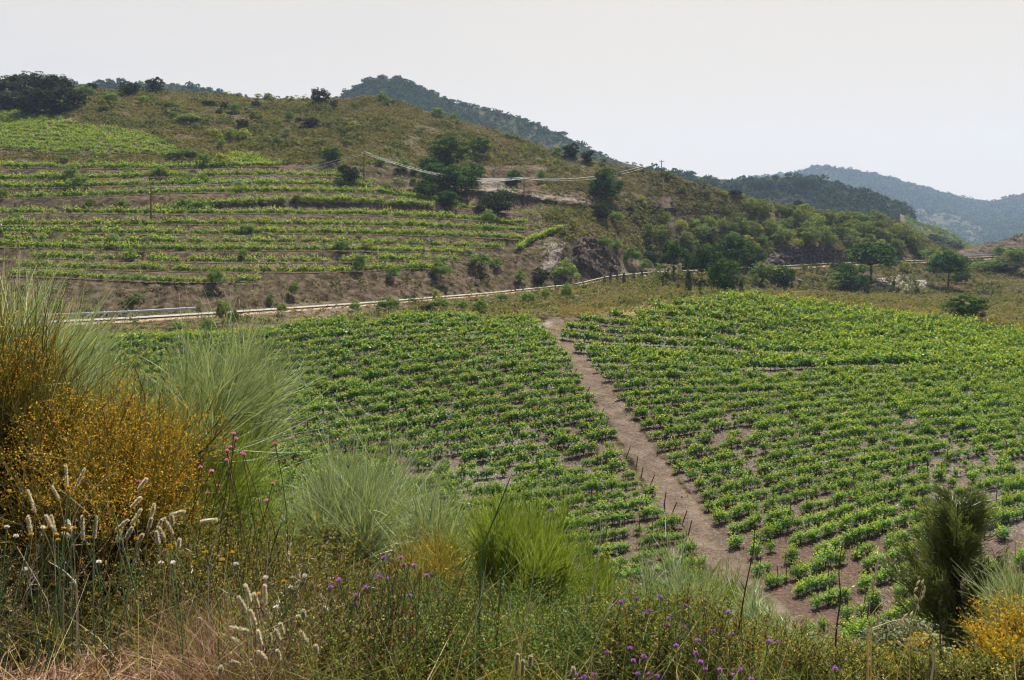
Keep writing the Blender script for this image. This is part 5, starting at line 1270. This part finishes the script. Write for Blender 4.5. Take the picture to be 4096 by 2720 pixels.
blades('grass', 'green and olive grass covering the near bank', 30000, (-120, 900), (3.3, 11), (.25, .75), .0055, 'grassolive', 401, spread=.35, dens=patch(1, .55))
blades('grass', 'fresher green grass in the middle of the near bank', 26000, (330, 860), (3.6, 12), (.25, .8), .0055, 'grassgreen', 402, spread=.3, dens=patch(2, .5))
blades('grass', 'green grass mixed in at the lower left', 12000, (-80, 420), (3.3, 8), (.25, .7), .005, 'grassgreen', 403, spread=.35, dens=patch(3, .3))
blades('dry_grass', 'dry straw coloured grass on the near bank at the left', 9000, (-120, 430), (3.3, 8), (.25, .8), .0045, 'straw', 404, spread=.4, dens=patch(4, .25), bend=.5)
blades('dry_grass', 'dry straw stems scattered on the near bank at the right', 5000, (400, 1100), (3.6, 11), (.3, .85), .005, 'straw', 405, spread=.35, dens=patch(5, .3), bend=.4)
blades('weeds', 'low yellow brown weeds between the brooms', 26000, (-60, 1060), (3.8, 13), (.15, .5), .007, 'broomgold', 406, spread=.6, dens=patch(6, .4), seg=2)
blades('grass', 'grass on the slope below the verge', 22000, (-100, 1120), (11, 37), (.4, .9), .014, 'grassolive', 407, spread=.4, seg=2)
blades('dry_grass', 'tuft of dark dry stems at the bottom left', 5200, (185, 310), (3.6, 4.8), (.3, .6), .004, 'litter', 408, spread=.35, bend=.35)
def herbs(name, label, n, ur, yr, hr, leaf, mats, split, seed, per=30, dens=None, stem='darktwig'):
    """many branching weed stems set with small leaves"""
    rng = np.random.default_rng(seed); y = rng.uniform(yr[0], yr[1], n * 3); u = rng.uniform(ur[0], ur[1], n * 3); x = gx(u, y)
    ok = rng.uniform(size=n * 3) < np.clip(.5 + fbm(x, y, .7, 3, seed) * 1.8, .04, 1)
    x, y = x[ok][:n], y[ok][:n]; n = len(x); z = H(x, y); D = nrm(rng.normal(size=(n, 3)) * [.22, .22, .05] + [0, 0, 1]); Ln = fit(x, y, z, rng.uniform(hr[0], hr[1], n), rng); bend = rng.normal(size=(n, 3)) * [.2, .2, 0]
    P0 = np.stack([x, y, z], 1); g = Geo(); V, F = ribbons(P0, D, Ln, .005, rng, 3, bend, .3); g.add(V, F, 0)
    t = rng.uniform(.15, 1, (n, per, 1)); C = P0[:, None] + D[:, None] * Ln[:, None, None] * t + bend[:, None] * Ln[:, None, None] * t ** 2
    # side sprays
    sp_ = nrm(rng.normal(size=(n, per, 3)) + [0, 0, .5]); sl = rng.uniform(.03, .16, (n, per, 1)) * (1.15 - t)
    V, F = ribbons(C.reshape(-1, 3), sp_.reshape(-1, 3), sl.reshape(-1), .0035, rng, 1, None, .5); g.add(V, F, 0)
    C2 = np.concatenate([C + sp_ * sl * q for q in (.35, .7, 1.0)], 1).reshape(-1, 3); N = nrm(rng.normal(size=C2.shape) + [0, -.2, .6])
    Q = leaves(C2, N, leaf * rng.uniform(.5, 1.4, len(C2)), .45, rng); k = len(Q); g.V.append(Q.reshape(-1, 3)); g.F.append(np.arange(k * 4).reshape(-1, 4) + g.n); g.M.append(1 + (rng.uniform(size=k) < split).astype(int)); g.n += k * 4
    link(name, g.mesh(name, [M[stem], M[mats[0]], M[mats[1]]]), kind='stuff', label=label)
M['rustleaf'] = leaf_mat('rusty_leaf', [(.13,.055,.02),(.20,.10,.035),(.16,.12,.04)], .25)
M['weedgreen'] = leaf_mat('weed_leaf', [(0.076, 0.114, 0.03), (0.129, 0.175, 0.043), (0.198, 0.228, 0.061)], .35)
M['weedgold'] = leaf_mat('golden_weed_leaf', [(0.198, 0.167, 0.038), (0.304, 0.251, 0.061), (0.426, 0.319, 0.091)], .35)
herbs('weeds', 'tall dark olive weeds below the yellow bush at the left', 1500, (-80, 330), (4.6, 6.6), (.55, 1.05), .016, ('weedgold', 'weedgreen'), .5, 421)
herbs('weeds', 'olive yellow weeds behind the plumes at the left', 1700, (-80, 380), (4.3, 5.4), (.35, .75), .012, ('weedgold', 'weedgreen'), .35, 422)
herbs('weeds', 'green and rusty leafy weeds at the bottom centre', 1500, (270, 480), (3.8, 6.2), (.3, .75), .011, ('weedgreen', 'rustleaf'), .25, 423)
herbs('weeds', 'fresh green feathery weeds before the olive broom', 1300, (430, 680), (4.0, 7.0), (.35, .9), .013, ('grassgreen', 'weedgreen'), .5, 424, stem='greenstem')
herbs('weeds', 'green and golden weeds at the lower right of the verge', 1900, (600, 880), (3.9, 7.2), (.3, .8), .013, ('weedgreen', 'weedgold'), .4, 425)
herbs('weeds', 'dark weeds at the bottom right before the pine', 900, (840, 1080), (4.2, 7.5), (.25, .6), .015, ('weedgreen', 'weedgold'), .3, 426)
herbs('weeds', 'weeds on the slope below the brooms', 2600, (-60, 860), (7.5, 14), (.5, 1.2), .026, ('weedgreen', 'weedgold'), .35, 427)
herbs('weeds', 'pale dry branching weeds among the plumes', 500, (-40, 360), (4.2, 5.5), (.4, .85), .008, ('straw', 'oat'), .3, 428, stem='paletwig', per=18)
def litter():
    rng = np.random.default_rng(410); n = 42000; y = rng.uniform(2.6, 4.5, n); u = rng.uniform(-150, 260, n) ; x = gx(u, y); ok = (rng.uniform(size=n) < np.clip((230 - u) / 140, 0, 1)) & (fbm(x, y, .6, 3, 6) > -.35)
    x, y = x[ok], y[ok]; n = len(x); z = H(x, y) + rng.uniform(.0, .16, n); D = nrm(rng.normal(size=(n, 3)) * [1, 1, .35])
    V, F = ribbons(np.stack([x, y, z], 1), D, rng.uniform(.04, .15, n), .006 * rng.uniform(.5, 1.5, n), rng, 2, rng.normal(size=(n, 3)) * .25, .4); g = Geo(); g.add(V, F)
    link('straw_litter', g.mesh('straw_litter', M['litter']), kind='stuff', label='reddish cut straw lying at the bottom left')
    # small leafy herbs with tiny rust and green leaves
    n = 30000; y = rng.uniform(3.4, 6.8, n); u = rng.uniform(215, 560, n); x = gx(u, y); ok = fbm(x, y, .5, 3, 9) > -.15; x, y = x[ok], y[ok]; n = len(x); z = H(x, y) + rng.uniform(.02, .5, n)
    g = Geo(); g.quads(leaves(np.stack([x, y, z], 1), nrm(rng.normal(size=(n, 3)) + [0, -.2, .6]), 0.012 * rng.uniform(.5, 1.4, n), .5, rng)); g.M = [(rng.uniform(size=n) < .38).astype(int)]
    link('herbs', g.mesh('herbs', [M['grassgreen'], M['rustleaf']]), kind='stuff', label='small leafy green and rusty herbs at the bottom centre')
litter()
# ------------------------------------------------------------------ single grasses and flowers
def c6(x, y): return x * .1483, 447.5 + y * .1483
def c7(x, y): return 325 + x * .1483, 447.5 + y * .1483
def c8(x, y): return 650 + x * .1584, 447.5 + y * .1584
def c4(x, y): return x * .1483, 250 + y * .1483
def stem_to(base, tip, r0, r1, rng, n=7, arch=.06):
    e = tip - base; s = np.linspace(0, 1, n)[:, None]; side = rng.normal(size=3) * [1, 1, 0] * np.linalg.norm(e) * arch
    P = base + e * s + side * np.sin(np.pi * s); return P
def foot(u, v, y, rng, lean=0):
    """a foot on the ground under a head seen at (u, v)"""
    x = gx(u, y) + lean; return np.array([x, y + rng.normal() * .05, Hs(x, y)])
def plume(a, b, y, label, group, seed, fat=.016):
    rng = np.random.default_rng(seed); A, B = pt(*a, y), pt(*b, y); f = foot(b[0], b[1], y, rng, (B[0] - A[0]) * 2.0)
    t = thing('plume_grass', label, 'grass plume', tuple(f), group); P = np.concatenate([stem_to(f, B, 0, 0, rng), [B * .5 + A * .5, A]]) - f
    link('stem', mesh_from('stem', *tube(P, .0013, 4), M['drystem']), t)
    n = 420; s = rng.uniform(0, 1, n); ax = A - B; d = nrm(rng.normal(size=(n, 3))); w = fat * np.sin(np.pi * np.clip(s * .86 + .1, 0, 1)) ** .7
    C = (B - f) + ax * s[:, None] + d * (w * rng.uniform(.3, 1, n))[:, None]; V, F = ribbons(C, nrm(d * .7 + nrm(ax) * .9), np.full(n, .010), .0035, rng, 1, None, .3)
    link('seed_head', mesh_from('seed_head', V, F, M['plume']), t)
PL1 = [((190,465),(215,600)),((310,460),(355,545)),((345,462),(372,575)),((455,495),(480,565)),((430,578),(472,602)),((555,465),(560,625)),((650,465),(635,620)),((860,490),(780,560)),((820,540),(785,640)),((890,540),(850,620)),((950,420),(885,520)),((945,340),(880,410)),((960,590),(930,640)),((1040,385),(1015,480)),((1020,480),(1000,550)),((1055,570),(1070,660)),((1070,540),(1112,620)),((1090,490),(1062,560)),((1110,480),(1170,590)),((1160,450),(1160,530)),((1240,432),(1165,450)),((1210,620),(1200,690)),((1455,485),(1350,500)),((985,215),(930,290))]
PL2 = [((1570,1290),(1630,1330)),((1560,1215),(1680,1240)),((1610,1010),(1665,1110)),((1655,930),(1692,1040)),((1690,1100),(1725,1200)),((1715,985),(1745,1080)),((1785,930),(1790,1060)),((1740,1240),(1762,1335)),((1745,1380),(1800,1430)),((1820,1260),(1820,1320)),((1860,1235),(1885,1300)),((1890,1190),(1910,1260)),((1870,1370),(1890,1440)),((2030,1245),(2080,1330)),((2045,1105),(2048,1155)),((2130,1340),(2137,1390)),((1490,1480),(1480,1540)),((1560,1445),(1620,1465))]
ORDB = ORD
for k, (a, b) in enumerate(sorted(PL1, key=lambda q: q[0][0])): plume(c6(*a), c6(*b), 3.9 + .12 * (k % 4), ORDB[k] + ' pale fluffy grass plume from the left before the yellow bush', 'pale plumes in the upper patch', 500 + k, .0065)
for k, (a, b) in enumerate(sorted(PL2, key=lambda q: q[0][0])): plume(c6(*a), c6(*b), 3.45 + .1 * (k % 4), ORDB[k] + ' cream grass plume from the left in the lower tuft', 'cream plumes in the lower tuft', 540 + k, .0065)
for k, (a, b) in enumerate([((1300,1400),(1290,1500)),((1335,1440),(1330,1540)),((1390,1410),(1380,1480)),((1675,1490),(1672,1545))]): plume(c7(*a), c7(*b), 3.5, ORD[k] + ' small pale plume from the left at the bottom centre', 'small plumes at the bottom centre', 570 + k, .006)
for k, (a, b) in enumerate([((190,290),(240,440)),((350,265),(400,350)),((445,125),(455,300)),((570,145),(505,280))]): plume(c6(*a), c6(*b), 4.2, ORD[k] + ' thin bleached grass spike from the left before the yellow flowers', 'thin bleached spikes', 580 + k, .003)
def flower(u, v, y, label, group, seed, mat='purple', size=.011, name='purple_flower', buds=1, stem='greenstem'):
    rng = np.random.default_rng(seed); A = pt(u, v, y); f = foot(u, v, y, rng, rng.normal() * .12); t = thing(name, label, 'flower', tuple(f), group)
    P = stem_to(f, A, 0, 0, rng) - f; link('stem', mesh_from('stem', *tube(P, .0022, 4), M[stem]), t)
    n = 60; d = nrm(rng.normal(size=(n, 3))); d[:, 2] = np.abs(d[:, 2]); V, F = ribbons(A - f + d * .003, d, size * rng.uniform(.5, 1, n), size * .32, rng, 1, None, .8)
    link('petals' if mat != 'rust' else 'seed_head', mesh_from('petals', V, F, M[mat]), t)
    d = nrm(rng.normal(size=(22, 3))); d[:, 2] = -np.abs(d[:, 2]); V, F = ribbons(A - f - [0, 0, .002] + d * .001, d, np.full(22, size * .5), size * .3, rng, 1, None, .5)
    link('bud_cup', mesh_from('bud_cup', V, F, M['rust' if mat != 'white' else 'straw']), t)
PU = [c7(*q) for q in [(395,745),(600,800),(530,795),(365,870),(420,885),(685,865),(565,1000),(510,745),(205,1055),(210,1000),(40,945),(275,945),(95,895)]]
PU2 = [c7(*q) for q in [(1995,1045),(2098,1025),(2190,1105),(2165,1120),(2315,1155),(2055,1355),(2150,1410),(2080,1440),(1900,1385),(2260,1010),(2310,1200),(1690,1535),(1750,1550),(1815,1535),(2110,1530),(2180,1530),(2240,1545)]] + \
      [c8(*q) for q in [(220,1000),(345,965),(495,1040),(570,1210),(750,1225),(805,1235),(165,1255),(305,1220),(320,1355),(350,1405),(440,1405),(570,1405),(1170,1400),(290,1300),(250,1160),(210,1135),(120,1080),(60,945),(525,1440),(160,1210),(445,1450),(640,1465),(400,1160),(520,1180)]]
rgf = np.random.default_rng(8)
for k, (u, v) in enumerate(sorted(PU)): flower(u, v, 4.0 + .1 * (k % 3), ORDB[k] + ' purple flower from the left under the dome shaped broom', 'purple flowers left of centre', 600 + k)
for k, (u, v) in enumerate(sorted(PU2)): flower(u, v, (3.55 if v > 640 else 4.0) + .08 * (k % 4), ORDB[k] + ' purple flower from the left in the lower right weeds', 'purple flowers in the lower right weeds', 620 + k, size=.010)
RU = [c7(*q) for q in [(285,765),(435,818),(295,835),(470,800),(565,795),(640,850),(540,950),(610,1060),(465,1045),(520,1105),(580,1140)]] + [c8(*q) for q in [(240,970),(540,1120),(450,1140),(620,1230),(730,1190),(755,1360),(850,1365),(350,1170),(650,1275),(380,1250),(160,1285),(500,1215),(25,1085),(260,1350),(575,1090)]]
for k, (u, v) in enumerate(sorted(RU)): flower(u, v, 3.8 + .1 * (k % 3), ORDB[k] + ' rusty brown dry seed head from the left among the flowers', 'rusty dry seed heads', 680 + k, 'rust', .010, 'dry_seed_head')
PK = [c4(*q) for q in [(1575,1240),(1590,1275),(1550,1330),(1530,1355),(1635,1370),(1645,1382),(1530,1420),(1425,1495),(1855,1310),(1350,1465)]] + [c6(*q) for q in [(1470,260),(1400,310),(1840,245),(1430,160),(725,450),(575,630),(935,232),(760,232),(1795,360)]]
for k, (u, v) in enumerate(sorted(PK)): flower(u, v, 4.6 + .1 * (k % 3), ORDB[k] + ' pink flower from the left on a thin stem beside the leaning broom', 'pink flowers beside the leaning broom', 720 + k, 'pink', .011, 'pink_flower', stem='darktwig')
WH = [c6(*q) for q in [(108,600),(668,775),(1085,780),(1165,780),(1860,1080),(2010,1143),(1790,880),(2055,870),(170,825),(1960,945),(1590,790),(45,540),(290,545)]]
for k, (u, v) in enumerate(sorted(WH)): flower(u, v, 3.8 + .08 * (k % 3), ORDB[k] + ' round white seed head from the left in the lower left grass', 'white seed heads', 750 + k, 'white', .011, 'white_seed_head')
YF = [c6(*q) for q in [(460,270),(430,550),(390,625),(465,300),(600,610),(800,565),(575,440),(210,590),(1145,665),(1150,680),(500,545),(1565,710),(1915,905),(1500,760),(380,590),(645,375),(750,375),(920,620),(1390,710),(1740,990)]]
for k, (u, v) in enumerate(sorted(YF)): flower(u, v, 3.8 + .08 * (k % 3), ORDB[k] + ' flat yellow flower from the left among the pale plumes', 'flat yellow flowers', 770 + k, 'brightbloom', .010, 'yellow_flower')
def stalk(pts, y, r, mat, label, side=(), name='tall_stem', seed=0, group=None):
    P = [pt(u, v, y) for u, v in pts]; f = np.array([P[0][0], y, Hs(P[0][0], y)]); P = np.array([f] + [p for p in P if p[2] > f[2] + .02]); t = np.linspace(0, len(P) - 1, 24)
    Q = np.stack([np.interp(t, np.arange(len(P)), P[:, c]) for c in range(3)], 1); Q = np.stack([_sm(Q[:, c], 3) for c in range(3)], 1)
    o = thing(name, label, 'stem', tuple(f), group); link('stalk', mesh_from('stalk', *tube(Q - f, np.linspace(r, r * .35, 24), 6), M[mat], smooth=True), o)
    for a, b in side: link('side_branch', mesh_from('side_branch', *tube(np.array([pt(*a, y), pt(*a, y) * .5 + pt(*b, y) * .5 + [0, 0, .004], pt(*b, y)]) - f, [r * .5, r * .4, r * .2], 5), M[mat]), o)
    return o, f
stalk([c7(1048,1568), c7(1040,1200), c7(1050,700), c7(1100,580), c7(1200,330), c7(1250,200)], 4.0, .0065, 'greenstem', 'tall dark green stem curving up in the bottom middle', [(c7(1050,700), c7(1180,560)), (c7(1130,500), c7(1240,320))])
stalk([c7(1145,1568), c7(1165,1200), c7(1190,850), c7(1250,600)], 4.1, .006, 'greenstem', 'dark green stem right of the tall curving one', [(c7(1165,1200), c7(1090,900))])
stalk([c7(1450,1500), c7(1490,1250), c7(1515,950)], 4.4, .0045, 'greenstem', 'green stem in front of the olive broom')
stalk([c7(760,1400), c7(850,1050), c7(1000,700)], 4.6, .004, 'greenstem', 'thin slanting green stem left of the tall ones')
stalk([c7(1650,1568), c7(1700,1300), c7(1700,1000)], 4.4, .0045, 'greenstem', 'thin green stem before the bleached branch')
stalk([c7(340,1530), c7(400,1350), c7(470,1150), c7(500,1000)], 4.0, .005, 'darktwig', 'dark branched dry stem at the bottom left of centre', [(c7(400,1350), c7(270,1250)), (c7(440,1230), c7(560,1080)), (c7(470,1150), c7(450,900)), (c7(380,1400), c7(580,1260))])
stalk([c7(1710,1330), c7(1760,1100), c7(1800,980), c7(1860,620), c7(1855,450)], 4.3, .005, 'paletwig', 'bleached forked dead branch in the middle foreground', [(c7(1870,570), c7(1920,505)), (c7(1740,1180), c7(1600,1090))])
stalk([c8(515,1400), c8(560,1150), c8(600,900), c8(655,640), c8(662,480)], 4.2, .005, 'darktwig', 'tall dark dry stem rising over the path end', [(c8(600,900), c8(560,830))])
stalk([c8(1165,1468), c8(1175,1150), c8(1205,950), c8(1190,780), c8(1215,590)], 4.2, .005, 'darktwig', 'tall dark twisted dry stem before the right vines', [(c8(1215,690), c8(1245,640)), (c8(1205,950), c8(1260,880))])
stalk([c8(1835,1468), c8(1830,1050), c8(1808,900)], 4.4, .005, 'darktwig', 'dark dry stem in front of the young pine')
stalk([c8(1775,1468), c8(1790,1370), c8(1783,1250)], 3.9, .007, 'paletwig', 'thick white dead stem at the bottom right')
stalk([c8(150,1468), c8(220,1050), c8(260,800)], 4.6, .003, 'darktwig', 'thin dark stem at the left of the lower right weeds')
stalk([c8(380,1350), c8(440,1050), c8(480,920)], 4.5, .003, 'darktwig', 'thin dark stem among the purple flowers')
stalk([c6(1790,900), c6(1830,700), c6(1900,500)], 4.8, .006, 'darktwig', 'cluster stem of dark dry wood right of the plumes', [(c6(1790,850), c6(1820,600)), (c6(1830,700), c6(1880,540))])
stalk([c6(930,700), c6(970,500), c6(1040,200), c6(1060,0)], 4.6, .004, 'greenstem', 'thin dark green stem rising through the left plumes')
stalk([c6(1600,700), c6(1610,500), c6(1650,290)], 4.8, .004, 'greenstem', 'thin green stem right of the left plumes')
stalk([c6(330,1050), c6(250,900), c6(110,660)], 4.2, .003, 'paletwig', 'bleached stem leaning left in the lower left grass')
stalk([c6(520,920), c6(430,830), c6(320,765)], 4.1, .005, 'paletwig', 'thick pale broken stem in the lower left grass', [(c6(365,790), c6(380,755))])
stalk([c6(480,500), c6(560,350), c6(700,210), c6(790,165)], 4.4, .003, 'paletwig', 'arched straw stem before the yellow flowers')
stalk([c6(1560,1568), c6(1470,1400), c6(1485,1100)], 3.7, .004, 'greenstem', 'bent green stem beside the lower plume tuft')
stalk([c4(150,1500), c4(230,1350), c4(300,1180), c4(380,900), c4(440,750)], 5.0, .004, 'paletwig', 'long pale stem crossing the yellow bush at the left', [(c4(300,1180), c4(190,1400))])
for k, (a, b, c) in enumerate([((705,1480),(760,1280),(900,960)),((780,1450),(870,1280),(1030,1080)),((860,1480),(1080,1340),(1290,1180)),((1190,1500),(1400,1320),(1600,1100)),((1100,1500),(1300,1350),(1480,1150)),((900,1400),(985,1000),(905,780))]):
    stalk([c4(*a), c4(*b), c4(*c)], 5.1 + .2 * k, .009, 'darktwig', ORD[k] + ' of the dark slanting stems between the yellow flowers and the leaning broom', group='dark slanting stems')
rds = np.random.default_rng(91)
for k in range(34):
    u = rds.uniform(10, 880); y = rds.uniform(3.7, 4.3); vt = np.interp(u, VTU, VTV) - rds.uniform(-25, 35); ln = rds.uniform(60, 130); du = rds.normal() * 22
    stalk([(u - du, vt + ln), (u - du * .4, vt + ln * .5), (u, vt)], y, rds.uniform(.0013, .0026), ('darktwig', 'greenstem', 'paletwig', 'drystem')[k % 4], ('dark', 'green', 'bleached', 'straw coloured')[k % 4] + ' thin bare stem, ' + ORD[k // 4] + ' of its colour placed through the verge', [((u - du * .4, vt + ln * .5), (u - du * .4 + rds.normal() * 16, vt + ln * .15))], group='thin bare stems of the verge')
def oats(stem_pts, heads, y, label, seed):
    rng = np.random.default_rng(seed); o, f = stalk(stem_pts, y, .0024, 'straw', label, name='wild_oats', seed=seed); 
    for u, v, du in heads:
        A = pt(u, v, y) - f; d = np.array([du, rng.normal() * .2, -1.0]); d /= np.linalg.norm(d); ln = .030; s = np.array([0, .25, .5, .75, 1.0])
        P = A + d * (s * ln)[:, None]; link('spikelet', mesh_from('spikelet', *tube(P, [.0012, .0042, .0048, .0032, .0006], 6), M['oat'], smooth=True), o)
oats([c8(1370,1468), c8(1372,1200), c8(1390,950), c8(1440,700)], [(*c8(a, b), c) for a, b, c in [(1438,675,.2),(1445,705,-.3),(1425,735,.3),(1390,760,.4),(1430,770,-.2),(1410,800,.2),(1418,830,-.2),(1392,860,.3),(1385,890,-.2),(1400,840,.4),(1445,740,-.4)]], 3.8, 'straw coloured wild oats with hanging husks before the right vines', 801)
oats([c8(1380,1150), c8(1460,1120), c8(1540,1092), c8(1630,1080)], [(*c8(a, b), c) for a, b, c in [(1510,1110,.5),(1535,1095,.6),(1560,1090,.7),(1585,1085,.7),(1610,1082,.7),(1545,1105,.2),(1500,1130,.3),(1625,1095,.5)]], 3.8, 'arched wild oats stalk with a row of husks at the lower right', 802)
oats([c8(1640,1200), c8(1665,1080), c8(1695,980), c8(1728,850)], [(*c8(a, b), c) for a, b, c in [(1705,838,-.8),(1728,832,-.5),(1732,870,.1),(1690,880,-.8),(1735,890,-.2),(1720,905,.2),(1725,930,-.5),(1668,925,.3),(1680,940,.5),(1688,985,.1),(1660,1035,-.7),(1625,1048,-.8),(1735,1115,.4),(1690,1110,.3),(1710,1130,.2)]], 3.8, 'wild oats with pale husks left of the young pine', 803)
oats([c8(1395,1060), c8(1440,1000), c8(1500,960)], [(*c8(a, b), c) for a, b, c in [(1495,895,.8),(1515,880,.9),(1435,905,.9),(1530,945,.5),(1505,965,.4),(1480,985,.5),(1425,1040,.3),(1440,1060,.2),(1435,1080,.1),(1303,975,.8),(1335,998,.2)]], 3.8, 'small wild oats spray in the middle of the taller ones', 804)
oats([c8(1560,1420), c8(1600,1320), c8(1640,1200)], [(*c8(a, b), c) for a, b, c in [(1290,1210,.2),(1310,1215,.1),(1270,1220,.3),(1560,1215,.4),(1575,1222,.2),(1105,1250,.1),(1165,1255,.1),(1440,1410,.1),(1385,1330,.2),(1410,1440,.1)]], 4.0, 'low wild oats among the dry stems at the bottom right', 805)
# ------------------------------------------------------------------ air
def haze():
    v, f = box(0, 1400, 120, 10400, 3300, 460)
    m, t, out = mat_base('haze_air'); p = t.nodes.new("ShaderNodeVolumePrincipled"); p.inputs['Color'].default_value = (.52, .68, 1.0, 1); p.inputs['Density'].default_value = .00011
    p.inputs['Anisotropy'].default_value = .2
    t.links.new(p.outputs[0], out.inputs['Volume']); link('haze', mesh_from('haze', v, f, m), kind='stuff', label='thin blue haze over the valley and the far hills')
haze()
